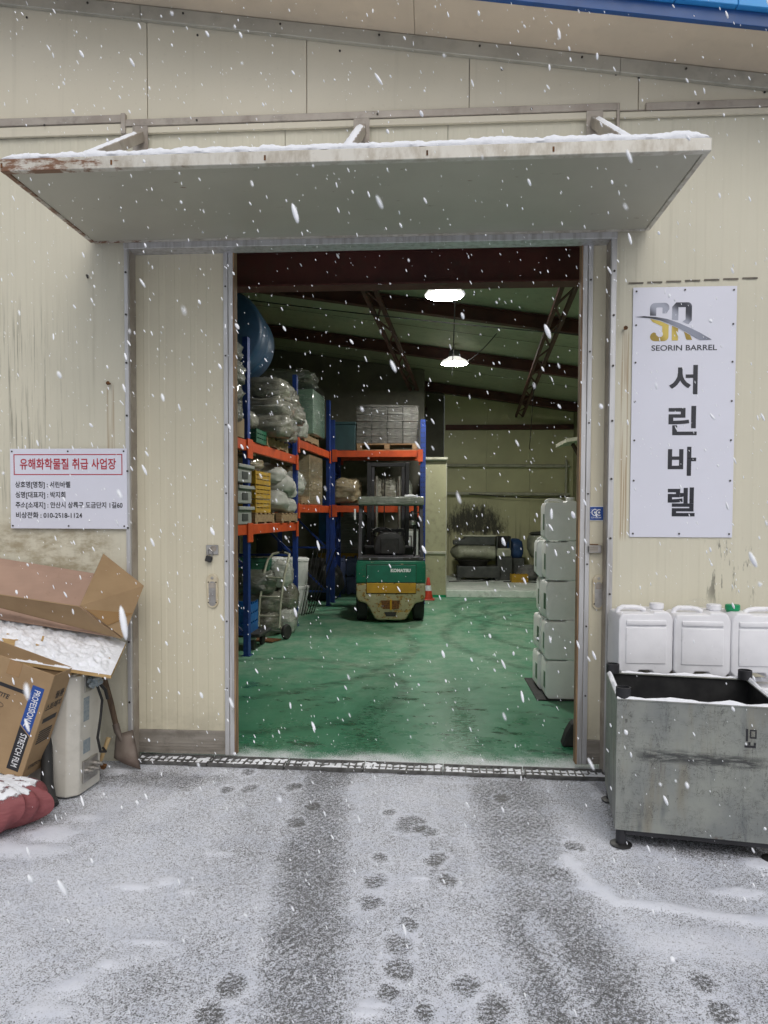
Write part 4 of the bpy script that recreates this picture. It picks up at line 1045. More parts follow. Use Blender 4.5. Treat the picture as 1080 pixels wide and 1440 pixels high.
def mat_sack():
    k = N('snowed_red_sack'); p = k.pos(); g = k.n('ShaderNodeNewGeometry'); nz = k.xyz(g.outputs['Normal'])[2]
    n1 = k.noise(p, 13, 5, .7); sn = k.smooth(k.add(k.mul(nz, .55), n1), .92, 1.0)
    wv = k.noise(k.scale(p, (4, 4, 22)), 1.2, 4, .6)
    col = k.mix(wv, (.29, .085, .09), (.18, .05, .055)); col = k.mix(sn, col, (.82, .84, .88))
    k.set(col=col, rough=.7); k.bump(k.add(k.mul(k.noise(k.scale(p, (7, 7, 20)), 1.6, 4), .8), sn), .8, .02); return k.m
sk = thing('red_sack', 'red woven sack slumped on the ground with snow on its shoulder', 'sack', (-2.36, -1.0, .0))
def sack_fn(u, v):
    th = (u-.5)*math.pi; ph = v*2*math.pi; c = math.cos(th)
    f_ = noise.noise(Vector((math.cos(ph)*3.2, math.sin(ph)*3.2, u*1.2)))*.22+noise.noise(Vector((math.cos(ph)*7, math.sin(ph)*7, u*1.5+5)))*.16+noise.noise(Vector((math.cos(ph)*15, math.sin(ph)*15, u*2+9)))*.07
    f_ *= .30+.70*(1-abs(2*u-.9))
    r_ = (abs(c)**.8)*(1+f_); z = math.sin(th)*(1+.08*noise.noise(Vector((c*3, ph, 2))))
    return (.34*r_*math.cos(ph)+.05*math.sin(th), .24*r_*math.sin(ph), max(z*(1+f_*.9), -.8)*.135+.108)
MB().grid(sack_fn, 34, 72, True).build('sack_body', mat_sack(), sk, smooth=70)
def sfn(u, v):
    x = -.30+u*.36; y = -.22+v*.34; r = min(1, 4*u, 4*(1-u), 4*v, 4*(1-v))
    return (x, y, .185+.065*r+.04*fbm(x*6, y*6, 3)*r-.14*max(0, x+.05)-.06*(1-v)+.02*fbm(x*22, y*22, 1)*r)
tag(MB().grid(sfn, 40, 36).build('snow_cap', M_SNOW, sk, smooth=70), 'snow heaped on the sack')
# black hose between carton and heater
tag(MB().tube([P(62, 1025, 1, -.64), P(66, 1050, 1, -.67), P(66, 1075, 1, -.70), P(66, 1100, 1, -.73), P(70, 1122, 1, -.75), P(76, 1133, 1, -.77)], [.028, .030, .032, .034, .034, .030], 14).build('black_hose', M_RUBBER, smooth=50), 'thick black rubber hose between the film carton and the heater', 'hose')
# spade leaning on the wall
spd = thing('spade', 'old spade with dark wooden shaft and rusty blade leaning on the wall', 'spade', tuple(P(178, 1075, 2, 0)))
o_ = spd.location.copy()
s0, s1_ = P(165, 1028, 1, -.11), P(144, 945, 1, -.06)
MB().tube([s1_+(s1_-s0)*.35-o_, s1_-o_, s0.lerp(s1_, .5)+Vector((.004, 0, 0))-o_, s0-o_], [.017, .018, .019, .017], 10).build('shaft', M_WOOD, spd, smooth=60)
b0, b1, b2, b3 = P(163, 1032, 1, -.09), P(187, 1026, 1, -.07), P(198, 1082, 1, -.15), P(160, 1066, 1, -.15)
def bfn(u, v):
    p = b0.lerp(b1, u).lerp(b3.lerp(b2, u), v); return p-o_+Vector((0, -.018*math.sin(math.pi*u), 0))
bl = MB().grid(bfn, 8, 6).build('blade', M_SPADE, spd, smooth=60); md = bl.modifiers.new('thick', 'SOLIDIFY'); md.thickness = .004
MB().tube([s0.lerp(s1_, .12)-o_, s0-o_, b0.lerp(b2, .3)-o_], [.021, .022, .008], 10).build('socket', M_SPADE, spd, smooth=60)
# short hammer by the heater
hm = thing('hand_hammer', 'short hammer with pale wooden handle propped beside the heater', 'hammer', tuple(P(142, 1068, 1, -.26)))
ha, hb = Vector((0, 0, 0)), P(153, 1037, 1, -.22)-P(142, 1068, 1, -.26)
MB().tube([ha-hb*.25, ha, hb*.5, hb], [.011, .012, .013, .015], 10).build('handle', M_PALEWOOD, hm, smooth=60)
hv = hb.normalized(); sdv = hv.cross(Vector((0, 1, 0))).normalized()
MB().bar(ha-hb*.25-sdv*.045, ha-hb*.25+sdv*.045, .03, .03).build('hammer_head', M_RUST, hm, bevel=.004)
# ------------------------------------------------------------------ high-bay lamps
def lamp(loc, label):
    l = thing('high_bay_lamp', label, 'lamp', loc, 0, 'lit high bay lamps under the ceiling')
    MB().lathe([(.218, -.004), (.218, .002)], 36).build('light_disc', M_LAMP, l)
    MB().lathe([(.226, -.006), (.235, .0), (.20, .045), (.12, .085), (.11, .10)], 36, (0, 0, .004)).build('lamp_shade', M_LAMPREF, l, smooth=40)
    MB().lathe([(.095, .104), (.10, .15), (.09, .21), (.05, .215)], 20).build('lamp_housing', M_MACHD, l, smooth=40)
    MB().tube([(0, 0, .21), (0, 0, .25), (.02, 0, .27), (.03, 0, .25)], .006, 6).build('lamp_hook', M_STEEL, l)
    MB().cyl((0, 0, .25), (0, 0, ROOF(loc[0])-loc[2]+.01), .008, n=6).build('suspension_rod', M_STEEL, l)
lamp((.14, 3.9, 4.205), 'lit round high bay lamp hanging closer to the doorway'); lamp((.38, 7.8, 4.225), 'lit round high bay lamp hanging deeper inside the warehouse')

# ------------------------------------------------------------------ racks
POST = {}
def post_mesh(h):
    if h not in POST:
        mb = MB(); mb.prism([(-.045, -.03), (.045, -.03), (.045, .03), (.032, .03), (.032, -.018), (-.032, -.018), (-.032, .03), (-.045, .03)], 2, .008, h); mb.box(-.06, .06, -.05, .05, 0, .008)
        POST[h] = mb.mesh('upright_post', M_RACKB)
    return POST[h]
hole_m = MB().box(-.007, .007, -.002, 0, -.012, .012).mesh('post_slot', M_HOLE)
def rack(label, loc, rz, stations, depth, h, levels, axis_, slots=()):
    """stations: positions along the run; axis_ 'y' (run goes away, aisle at +x) or 'x' (run goes across, aisle at -y)"""
    r = thing('pallet_rack', label, 'rack', loc, rz)
    def at(s, d, z): return (-d, s, z) if axis_ == 'y' else (s, d, z)
    ang = math.pi/2 if axis_ == 'y' else 0
    for s in stations:
        for d in (.03, depth-.03):
            p = put('upright_post', post_mesh(h), r, at(s, d, 0), (0, 0, ang if d < .1 else ang+math.pi))
            if s in slots and d < .1:
                for i in range(int(h/.09)): 
                    for xx in (-.02, .02): put('post_slot', hole_m, p, (xx, -.0305, .15+i*.09))
        n = 4; zs = [.25+(h-.5)*i/n for i in range(n+1)]
        for i in range(n):
            MB().bar(at(s, .06, zs[i]), at(s, depth-.06, zs[i+1] if i % 2 else zs[i+1]), .03, .03).build('diagonal_brace', M_RACKB, r)
            MB().bar(at(s, .06, zs[i]), at(s, depth-.06, zs[i]), .03, .03).build('cross_brace', M_RACKB, r)
    for (s0, s1), lv in zip(zip(stations[:-1], stations[1:]), levels):
        for z in lv:
            for d in (.0, depth-.05):
                a, b = at(s0+.05, d+.025, z-.06), at(s1-.05, d+.025, z-.06)
                be = MB().bar(a, b, .05, .12).build('beam', M_RACKO, r, bevel=.004)
                for s in (s0+.045, s1-.045):
                    q = at(s, d+(-.012 if d == 0 else .062), z-.085)
                    MB().box(q[0]-(.008 if axis_ == 'y' else .045), q[0]+(.008 if axis_ == 'y' else .045), q[1]-(.045 if axis_ == 'y' else .008), q[1]+(.045 if axis_ == 'y' else .008), q[2]-.12, q[2]+.1).build('beam_connector', M_RACKO, be)
    return r
RZ = math.radians(-3.6)
R1L = Vector((-2.09, 3.51, 0))
rack('blue and orange pallet rack running along the left wall', R1L, RZ, (-2.2, 0, 2.22, 4.55), .95, 3.65, ((1.52, 2.48), (1.52, 2.48), (1.78, 2.74)), 'y')
def r1(x, y, z): return Matrix.Rotation(RZ, 3, 'Z') @ Vector((x, y, z)) + R1L
rack('blue and orange pallet rack standing across the back behind the forklift', (-.16, 8.45, 0), 0, (-1.66, 0), .9, 3.36, ((1.79, 2.80),), 'x', slots=(0,))

# ---- loads
def load(name, label, cat, loc, rz=0, group=None): return thing(name, label, cat, loc, rz, group)
def sack_stack(label, loc, rz, nx, ny, nl, sx, sy, sz, m, jitter=.03, seed=1, name='sack_stack', bulge=1.0, e=.55):
    t = load(name, label, 'sacks', loc, rz); r = random.Random(seed)
    for l in range(nl):
        for i in range(nx):
            for j in range(ny):
                x = (i-(nx-1)/2)*sx*1.72+r.uniform(-jitter, jitter); y = (j-(ny-1)/2)*sy*1.72+r.uniform(-jitter, jitter)
                s = pillow('sack', (x, y, sz*.82+l*sz*1.5), sx, sy, sz, m, t, seed*7+l*5+i*3+j, .18, e, nu=20, nv=28, wr=.11)
                s.rotation_euler = (r.uniform(-.06, .06), r.uniform(-.06, .06), r.uniform(-.12, .12))
    return t
def wrap(parent, x, y, z0, z1, m=M_CLEAR, seed=0, taper=.9):
    mb = MB()
    def fn(u, v):
        a = v*2*math.pi; c = math.copysign(abs(math.cos(a))**.35, math.cos(a)); s = math.copysign(abs(math.sin(a))**.35, math.sin(a))
        k_ = (1+(taper-1)*u**3)*(1+.025*noise.noise(Vector((c*2, s*2, u*9+seed))))
        return (x*c*k_, y*s*k_, z0+(z1-z0)*u)
    return mb.grid(fn, 12, 40, True).build('stretch_film', m, parent, smooth=50)
def crate(name, label, loc, rz, w, d, h, m, group=None, cat='crate', slots=True):
    t = load(name, label, cat, loc, rz, group); tk = .012
    MB().box(-w/2, w/2, -d/2, d/2, 0, tk).build('crate_floor', m, t)
    for a in ((-w/2, w/2, -d/2, -d/2+tk), (-w/2, w/2, d/2-tk, d/2), (-w/2, -w/2+tk, -d/2+tk, d/2-tk), (w/2-tk, w/2, -d/2+tk, d/2-tk)):
        mb = MB()
        n = 3
        for i in range(n): mb.box(a[0], a[1], a[2], a[3], tk+.001+i*(h-tk)/n, tk+(i+.78)*(h-tk)/n)
        long_x = a[1]-a[0] > .1
        k_ = 5
        for i in range(k_):
            f_ = i/(k_-1)
            if long_x: c_ = a[0]+.012+f_*(a[1]-a[0]-.024); mb.box(c_-.011, c_+.011, a[2]+.002, a[3]-.002, tk+.001, h-.002)
            else: c_ = a[2]+.012+f_*(a[3]-a[2]-.024); mb.box(a[0]+.002, a[1]-.002, c_-.011, c_+.011, tk+.001, h-.002)
        mb.build('crate_side', m, t)
    return t
# rack along the left wall, first bays: upper level
p = r1(-.48, 1.25, 2.482); pallet(p, RZ, 'yellowish wooden pallet under wrapped sacks on the upper rack level', sx=.86)
t = sack_stack('film wrapped pale sacks heaped on the upper level of the left rack', r1(-.36, 1.30, 2.616), RZ, 2, 2, 3, .30, .30, .16, M_FILMSACK, .05, 3, e=.6); wrap(t, .60, .60, .03, .78, M_CLEAR, 4, .7)
p = r1(-.50, -1.0, 2.482); pallet(p, RZ, 'wooden pallet on the upper rack level beside the door leaf', sx=.84)
sack_stack('tall dark film wrapped sack stack on the upper rack beside the door leaf', r1(-.44, -.72, 2.616), RZ, 2, 2, 4, .27, .27, .15, M_FILMDARK, .03, 5, e=.6)
MB().box(-.16, .16, -.13, .13, 0, .22).build('cardboard_box', M_CARDOLD, None, loc=r1(-.15, -.32, 2.482), rot=(0, 0, RZ), bevel=.004)['label'] = 'small dark brown box on the upper rack beam near the door leaf'
COL.objects['cardboard_box']['category'] = 'box'
crate('plastic_crate', 'dark green plastic crate at the front of the upper rack level', r1(-.16, .42, 2.482), RZ, .36, .40, .17, M_GREENCR)
pw = pillow('clear_sack', r1(-.20, .40, 2.66+.10), .17, .19, .13, M_FILMSACK, None, 22, .12, .7, nu=16, nv=20, wr=.08); tag(pw, 'lumpy clear plastic sack in the green crate on the rack', 'sack')
# big blue tank
tk_ = thing('blue_tank', 'big round blue plastic tank lying on top of the rack load', 'tank', r1(-.38, .12, 3.30), RZ+.12)
MB().lathe([(.02, 0), (.44, .012), (.475, .04), (.49, .09), (.49, .40), (.478, .42), (.49, .44), (.49, .86), (.46, .92), (.02, .95)], 40, (0, 0, .49), axis=1).build('tank_shell', M_TANKB, tk_, smooth=45)
MB().lathe([(.10, -.02), (.10, .03)], 20, (-.1, -.012, .60), axis=1).build('tank_lid', M_TANKB, tk_, smooth=45)
# lower level
pallet(r1(-.48, .66, 1.522), RZ, 'wooden pallet under yellow crates on the lower rack level', sx=.86, sy=.8)
for i in range(2):
    for l in range(3):
        crate('plastic_crate', 'yellow plastic crate stacked in film on the lower rack level', r1(-.24-i*.48, .62, 1.656+l*.172), RZ, .44, .62, .165, M_YELCR, 'stacked yellow crates')
fw_ = thing('film_cover', 'clear stretch film round the yellow crates on the rack', 'film', r1(-.48, .62, 1.656), RZ); wrap(fw_, .49, .34, .0, .60, M_CLEAR, 2)
pw = pillow('tan_sack', r1(-.44, .60, 2.26), .38, .28, .11, M_FILMTAN, None, 31, .12, .6, wr=.08); tag(pw, 'tan film wrapped sack on top of the yellow crates', 'sack')
for i in range(3):
    pass
pallet(r1(-.46, 1.72, 1.522), RZ, 'wooden pallet with open blocks under the white bags', sx=.88, sy=.84)
r_ = random.Random(4)
for i, (x, y, z, rx, ry, rzz) in enumerate(((-.20, 1.58, 1.80, .22, .26, .15), (-.14, 1.72, 2.02, .22, .25, .13), (-.24, 1.62, 2.20, .23, .25, .12), (-.12, 1.95, 1.76, .14, .20, .12), (-.60, 1.60, 1.82, .24, .32, .17), (-.60, 1.62, 2.10, .24, .30, .15), (-.10, 2.0, 1.95, .13, .16, .10))):
    b_ = pillow('white_bag', r1(x, y, z), rx, ry, rzz, M_BAGW, None, 40+i, .12, .62, wr=.09, nu=18, nv=24); b_.rotation_euler = (r_.uniform(-.2, .2), r_.uniform(-.15, .25), r_.uniform(-.3, .3))
    tag(b_, 'stuffed white woven bag piled on the lower rack level', 'bag', 'white bags on the rack')
for l in range(3):
    t = load('plastic_tray', 'pale grey plastic tray stacked at the front of the lower rack', 'tray', r1(-.16, -.18, 1.522+l*.235), RZ, 'grey trays on the rack')
    MB().box(-.17, .17, -.24, .24, 0, .16).build('tray_body', M_GREYBOX, t, bevel=.008); MB().box(-.20, .20, -.27, .27, .161, .20).build('tray_rim', M_GREYBOX, t, bevel=.006)
    MB().box(-.176, -.1705, -.1, .1, .04, .12).build('tray_grip', M_MACHD, t)
    MB().box(.1705, .176, -.1, .1, .04, .12).build('tray_grip', M_MACHD, t)
# third bay
pallet(r1(-.46, 3.1, 2.742), RZ, 'wooden pallet on the upper level of the far rack bay', sx=.86)
g = thing('wrapped_container', 'pale green container under glossy stretch film high on the far rack bay', 'container', r1(-.18, 3.35, 2.876), RZ)
MB().box(-.24, .26, -.45, .4, 0, .70).build('container_body', M_GREENTANK, g, bevel=.03, seg=2, smooth=40); wrap(g, .29, .50, .15, .78, M_CLEAR, 6)
pw = pillow('film_bundle', r1(-.42, 3.25, 3.76), .48, .46, .15, M_FILMDARK, None, 52, .14, .6, wr=.12); tag(pw, 'loose bundle of clear film on top of the green container', 'film')
pw = pillow('white_sack', r1(-.05, 2.45, 2.90), .15, .18, .16, M_FILMWHITE, None, 55, .14, .7, wr=.10); tag(pw, 'small glossy white sack on the rack edge beside a red bundle', 'sack')
pw = pillow('red_bundle', r1(-.10, 2.85, 2.83), .10, .14, .09, simple('red_cloth', (.30, .04, .035), (.2, .03, .03), 6, .7), None, 57, .14, .7, wr=.10); tag(pw, 'red bundle on the upper rack level beside the pallet', 'bundle')
pallet(r1(-.46, 2.72, 1.782), RZ, 'yellow painted pallet with bags on the far rack bay', sx=.84, sy=.5)
pw = pillow('pale_sack', r1(-.20, 2.68, 2.08), .20, .2, .2, M_FILMWHITE, None, 60, .14, .7, wr=.10); tag(pw, 'pale sack standing on the pallet of the far rack bay', 'sack')
g = thing('brown_carton', 'tall brown carton under stretch film on the far rack bay', 'carton', r1(-.36, 3.60, 1.782), RZ)
MB().box(-.32, .33, -.46, .46, 0, .80).build('carton_body', M_FILMTAN, g, bevel=.012); wrap(g, .36, .50, .05, .78, M_CLEAR, 8)
# back rack loads
pallet((-.82, 8.92, 2.802), 0, 'wooden pallet under the filmed carton block', sx=1.02, sy=.8)
cbk = thing('carton_block', 'block of grey cartons wrapped in shiny stretch film on the back rack', 'cartons', (-.82, 8.90, 2.936))
bx_m = MB().box(-.139, .139, -.187, .187, 0, .127).mesh('carton', M_FILMCARTON, .006)
for l in range(5):
    off = .0 if l % 2 else .143
    for j in (-1, 1):
        xs_ = [-.43, -.143, .143, .43]
        for i, x in enumerate(xs_): put('carton', bx_m, cbk, (x+rnd.uniform(-.005, .005), j*.192+rnd.uniform(-.006, .006), l*.133), (0, 0, rnd.uniform(-.012, .012)))
wrap(cbk, .585, .40, .02, .68, M_CLEAR, 11, .98)
MB().prism([(-.58, .6665), (.58, .6665), (.585, .675), (.1, .70), (-.45, .712)], 1, -.39, .39).build('top_sheet', M_FILMCARTON, cbk)
g = thing('teal_case', 'dark teal box on the back rack beside the carton block', 'box', (-1.62, 8.78, 2.802))
MB().box(-.18, .22, -.28, .3, 0, .48).build('case_body', M_TEAL, g, bevel=.01); MB().box(-.19, .23, -.29, .31, .481, .53).build('case_lid', M_TEAL, g, bevel=.008)
pw = pillow('foil_sack', (-1.60, 8.80, 2.05), .28, .34, .26, M_FILMTAN, None, 70, .14, .62, wr=.12); tag(pw, 'shiny film wrapped sack mound on the lower level of the back rack', 'sack')
for i, (x, m_) in enumerate(((-1.05, M_FILMSACK), (-.80, M_FILMSACK), (-.52, M_FILMWHITE))):
    pw = pillow('standing_bag', (x, 8.82, 2.04), .16, .22, .26, m_, None, 72+i, .10, .6, wr=.10)
    tag(pw, ('glossy white bag standing at the post end of the lower back rack' if i == 2 else 'filmed grey bag standing on the lower back rack'), 'bag', None if i == 2 else 'filmed grey bags')

# ---- under and behind the racks
sh = thing('roller_shutter', 'grey slatted shutter with yellow bottom band behind the back rack', 'shutter', (-1.75, 10.28, 0))
def shp(i): return MB().box(-.33, .33, -.025, 0, i*.058, i*.058+.05).mesh('slat', M_SHUT)
sl_m = MB().box(-.36, .36, -.028, 0, 0, .052).mesh('slat', M_SHUT, .006)
for i in range(20): put('slat', sl_m, sh, (.02, 0, .82+i*.056))
MB().box(-.62, .40, -.03, .0, .62, .815).build('bottom_band', M_YELCR, sh)
g = MB().box(-.13, .13, -.02, 0, 0, .85).build('blue_banner', M_BLUECR, None, loc=(-2.22, 10.24, 1.05)); tag(g, 'narrow blue sheet hanging beside the grey shutter', 'banner')
for i, (x, z) in enumerate(((-1.86, 0), (-1.62, 0), (-1.86, .375), (-1.62, .375))):
    c = can('jerry_can', 'blue grey canister stacked on the floor under the back rack', (x, 9.95, z), .1, M_CANBLUE, M_CANBLUE, 1, 'blue grey canisters', d=.22); c.scale = (.75, 1, .98)
tp_ = pillow('black_tarpaulin', (-2.12, 8.95, .36), .42, .42, .42, M_RUBBER, None, 80, .12, .8, wr=.08); tag(tp_, 'black tarpaulin heap on the floor under the racks', 'tarpaulin')
for i, (x, y, z, s_) in enumerate(((-2.25, 7.1, .0, 1), (-2.25, 7.1, .46, 1), (-2.55, 6.5, 0, 1.1), (-2.55, 6.5, .5, 1.1))):
    g = thing('white_tub', ('lower', 'upper')[i % 2]+(' pale plastic tub stacked beside the leaning rods' if i < 2 else ' wider pale plastic tub stacked behind the floor sacks'), 'tub', (x, y, z), .2, 'pale tubs under the rack')
    MB().lathe([(.19*s_, 0), (.205*s_, .02), (.22*s_, .40), (.232*s_, .405), (.232*s_, .44), (.20*s_, .455)], 20).build('tub_body', M_CANIN, g, smooth=40)
# standing bundle of dark rods
g = thing('rod_bundle', 'bundle of thin dark rods leaning under the far rack bay', 'rods', (-1.98, 6.75, 0))
for i in range(6): MB().cyl((.03*i-.1, .05*i, .002), (.05+.07*i, .3+.03*i, 1.05), .009, n=6).build('rod', M_WIRE, g)
# hand truck, platform truck, sacks near the first posts
ht_ = thing('hand_truck', 'pale tubular hand truck propped against sacks by the rack post', 'trolley', (-2.12, 4.55, 0), -.35)
cu_ = lambda sx: [(sx, .02, .16), (sx, .06, .5), (sx, .16, .85), (sx, .25, 1.02), (sx*.8, .33, 1.10), (sx*.2, .36, 1.12)]
for sx in (-.16, .16): MB().tube(cu_(sx), .016, 8).build('side_rail', M_PIPE, ht_, smooth=60)
MB().tube([(-.04, .36, 1.12), (.04, .36, 1.12)], .018, 8).build('grip', M_WIRE, ht_)
for z, y in ((.30, .04), (.55, .075), (.80, .14)): MB().tube([(-.16, y, z), (.16, y, z)], .012, 8).build('cross_bar', M_PIPE, ht_)
MB().box(-.19, .19, -.20, .03, .01, .022).build('toe_plate', M_RUST, ht_)
for sx in (-.21, .21): 
    w = MB().lathe([(.05, -.022), (.09, -.026), (.10, -.012), (.10, .012), (.09, .026), (.05, .022)], 18, (sx, .12, .10), axis=0).build('wheel', M_RUBBER, ht_, smooth=40)
MB().cyl((-.2, .12, .10), (.2, .12, .10), .010, n=8).build('axle', M_STEEL, ht_)
for sx in (-.16, .16): MB().bar((sx, .03, .2), (sx, .12, .10), .02, .02).build('axle_bracket', M_PIPE, ht_)
for i, (x, y, z, a, b, c_, m_) in enumerate(((-2.35, 5.0, .16, .33, .30, .19, M_FILMSACK), (-2.32, 5.05, .44, .30, .28, .18, M_FILMSACK), (-2.38, 4.95, .72, .30, .28, .18, M_FILMDARK), (-2.02, 5.15, .17, .17, .2, .2, M_FILMWHITE), (-2.0, 5.2, .48, .16, .2, .2, M_FILMSACK), (-2.06, 5.15, .80, .15, .18, .2, M_FILMWHITE))):
    pw = pillow('floor_sack', (x, y, z), a, b, c_, m_, None, 90+i, .12, .65, wr=.09); tag(pw, ('bottom', 'middle', 'top')[i % 3]+(' broad grey sack of the pile on the floor under the left rack' if i < 3 else ' narrow sack of the pile behind the hand truck'), 'sack', 'sacks behind the hand truck')
cr = crate('plastic_crate', 'dark green crate on top of the floor sacks under the rack', (-2.40, 5.0, .88), .1, .42, .36, .16, M_GREENCR)
pt_ = thing('platform_truck', 'low black platform truck on the floor between rack posts', 'trolley', (-2.42, 4.05, 0), -.06)
MB().box(-.40, .40, -.26, .26, .16, .205).build('deck', M_RUBBER, pt_, bevel=.01)
for x in (-.30, .30):
    for y in (-.18, .18):
        w = MB().lathe([(.03, -.018), (.062, -.020), (.065, 0), (.062, .020), (.03, .018)], 16, (x, y, .065), axis=0).build('castor', M_RUBBER, pt_, smooth=40)
        MB().box(x-.03, x+.03, y-.03, y+.03, .125, .1595).build('castor_bracket', M_STEEL, pt_)
crate('plastic_crate', 'bright blue plastic crate standing on the platform truck', (-2.42, 4.02, .206), .0, .52, .38, .36, M_BLUECR)

# ------------------------------------------------------------------ inner partition with small awning on the right
ip = thing('inner_partition', 'pale partition end with small sloping awning inside on the right', 'partition', (2.75, 5.8, 0))
MB().box(-.66, .64, -.1, .1, 0, 2.62).build('partition_panel', M_INWALL, ip)
MB().quadbox([(-.92, -.45, 2.63), (.64, -.45, 2.90), (.64, .35, 2.90), (-.92, .35, 2.63), (-.92, -.45, 2.68), (.64, -.45, 2.95), (.64, .35, 2.95), (-.92, .35, 2.68)]).build('awning_panel', M_PIPE, ip)
MB().bar((-.80, -.3, 2.62), (-.60, -.102, 2.35), .04, .04).build('awning_bracket', M_RAFTER, ip)

# ------------------------------------------------------------------ canister stack by the right leaf
for col, n_, x, y in ((0, 5, 1.155, 1.92), (1, 4, 1.150, 2.28)):
    for l in range(n_):
        lab = ('bottom', 'second', 'third', 'fourth', 'topmost')[l]+' dull white canister of the five high stack beside the right door leaf' if col == 0 else ('bottom', 'second', 'third', 'top')[l]+' dull white canister of the four high stack behind the taller one'
        c = can('jerry_can', lab, (x+rnd.uniform(-.014, .014), y+rnd.uniform(-.012, .012), .012+l*.351), rnd.uniform(-.07, .07), M_CANIN, M_CANIN, 1, ('front' if col == 0 else 'rear')+' inside canister stack', lab=True, d=.29)
        c.scale = (.98, 1, .932)
g = MB().box(-.20, .28, -.22, .62, 0, .011).build('black_mat', M_RUBBER, None, loc=(1.14, 1.98, .0005)); tag(g, 'black rubber mat under the inside canister stack', 'mat')
ws = MB().prism([(-.05, 0), (.09, 0), (.09, .19), (.02, .17), (-.02, .10)], 1, -.05, .06).build('rubber_stop', M_RUBBER, None, bevel=.012, loc=(.985, .55, 0)); tag(ws, 'black rubber block on the floor behind the right door leaf', 'door stop')
cbx = MB().tube([(.94, .95, .42), (1.0, .93, .45), (1.06, .92, .44), (1.10, .94, .40)], .006, 6)

# ------------------------------------------------------------------ traffic cone
cn = thing('traffic_cone', 'red traffic cone with white band beside the forklift', 'cone', (-.05, 9.05, 0)); cn.scale = (.85, .85, .85)
MB().box(-.14, .14, -.14, .14, 0, .025).build('cone_base', M_CONE, cn, bevel=.008)
MB().lathe([(.105, .025), (.075, .21)], 20).build('cone_body', M_CONE, cn, smooth=40); MB().lathe([(.076, .2105), (.056, .33)], 20).build('white_band', M_INKWHITE, cn, smooth=40); MB().lathe([(.056, .3305), (.026, .50), (.02, .505)], 20).build('cone_body', M_CONE, cn, smooth=40)
g = thing('white_cabinet', 'white cabinet behind the forklift under the back rack', 'cabinet', (-.40, 8.9, 0))
MB().box(-.20, .16, -.2, .2, 0, 1.36).build('cabinet_body', M_FILMWHITE, g, bevel=.01); MB().box(-.19, .15, -.212, -.201, .05, 1.32).build('cabinet_door', M_CANIN, g, bevel=.004)

# ------------------------------------------------------------------ forklift, rear towards the door
FK = thing('forklift', 'worn green and cream electric forklift parked with its rear to the doorway', 'forklift', (-.60, 6.08, 0), math.radians(5))
def fk(name, mb, m, bevel=0, seg=1, smooth=None, parent=FK): return mb.build(name, m, parent, bevel, seg, smooth)
lo = [(-.52, .60), (-.52, .40), (-.49, .33), (-.37, .30), (-.31, .20), (-.235, .07), (-.20, .045), (.20, .045), (.235, .07), (.31, .20), (.37, .30), (.49, .33), (.52, .40), (.52, .60)]
fk('counterweight', MB().prism(lo, 1, .0, .50), M_FKCREAM, .025, 3, 50)
fk('battery_hood', MB().prism([(-.525, .604), (.525, .604), (.525, .88), (.505, .945), (-.505, .945), (-.525, .88)], 1, -.002, .62), M_FKGREEN, .022, 3, 50)
pn = fk('rear_panel', MB().box(-.365, .375, -.016, -.003, .615, .875), M_FKPANEL, .006, 2)
text('lettering', 'KOMATSU', .062, M_INKWHITE, pn, (.145, -.0168, .795), bold=.0045, width=.30)
fk('yellow_panel', MB().box(-.365, .375, -.014, -.001, .455, .608), M_FKYEL, .005, 2)
fk('panel_seam', MB().box(-.372, .382, -.003, -.0005, .445, .885), M_HOLE)
fk('tow_recess', MB().prism([(-.15, .345), (.14, .345), (.12, .215), (-.12, .215)], 1, -.004, .004), M_RUST)
fk('tow_slot', MB().prism([(-.10, .17), (.09, .17), (.07, .105), (-.07, .105)], 1, -.004, .004), M_HOLE)
fk('tow_pin', MB().cyl((0, -.008, .20), (0, -.008, .36), .016, n=10), M_FKYEL)
fk('chassis', MB().box(-.50, .50, .505, 1.75, .22, .60), M_FKYEL, .02, 2)
fk('axle_housing', MB().box(-.30, .30, .25, .50, .12, .30), M_FKDARK)
fk('deck', MB().box(-.50, .50, .63, 1.75, .604, .70), M_FKDARK, .01)
fk('seat_console', MB().box(-.50, .50, -.0, .55, .947, 1.0), M_FKGUARD, .012, 2)
for a, b in ((-.42, -.20), (.18, .42)): fk('console_pocket', MB().box(a, b, -.004, -.0005, .955, .99), M_HOLE)
for s in (-1, 1):
    w = fk('rear_wheel', MB().lathe([(.12, -.075), (.21, -.08), (.225, -.05), (.225, .05), (.21, .08), (.12, .075)], 28, (s*.435, .36, .226), axis=0), M_RUBBER, 0, 1, 40)
    MB().lathe([(.03, -.078), (.115, -.07), (.115, .07), (.03, .078)], 20, (s*.435, .36, .226), axis=0).build('rim', M_FKCREAM, w, smooth=40)
    w = fk('front_wheel', MB().lathe([(.14, -.085), (.25, -.09), (.27, -.06), (.27, .06), (.25, .09), (.14, .085)], 28, (s*.455, 1.60, .271), axis=0), M_RUBBER, 0, 1, 40)
    MB().lathe([(.03, -.088), (.135, -.08), (.135, .08), (.03, .088)], 20, (s*.455, 1.60, .271), axis=0).build('rim', M_FKCREAM, w, smooth=40)
    fk('guard_post', MB().bar((s*.465, .05, .95), (s*.455, .16, 1.80), .055, .06), M_FKGUARD, .008, 2)
    fk('guard_post', MB().bar((s*.455, 1.62, .70), (s*.44, 1.22, 1.82), .055, .06), M_FKGUARD, .008, 2)
    fk('guard_rail', MB().bar((s*.455, .10, 1.84), (s*.44, 1.30, 1.87), .05, .05), M_FKGUARD, .006, 2)
for i in range(6): fk('guard_bar', MB().bar((-.43, .25+i*.19, 1.855), (.43, .25+i*.19, 1.855), .03, .02), M_FKGUARD)
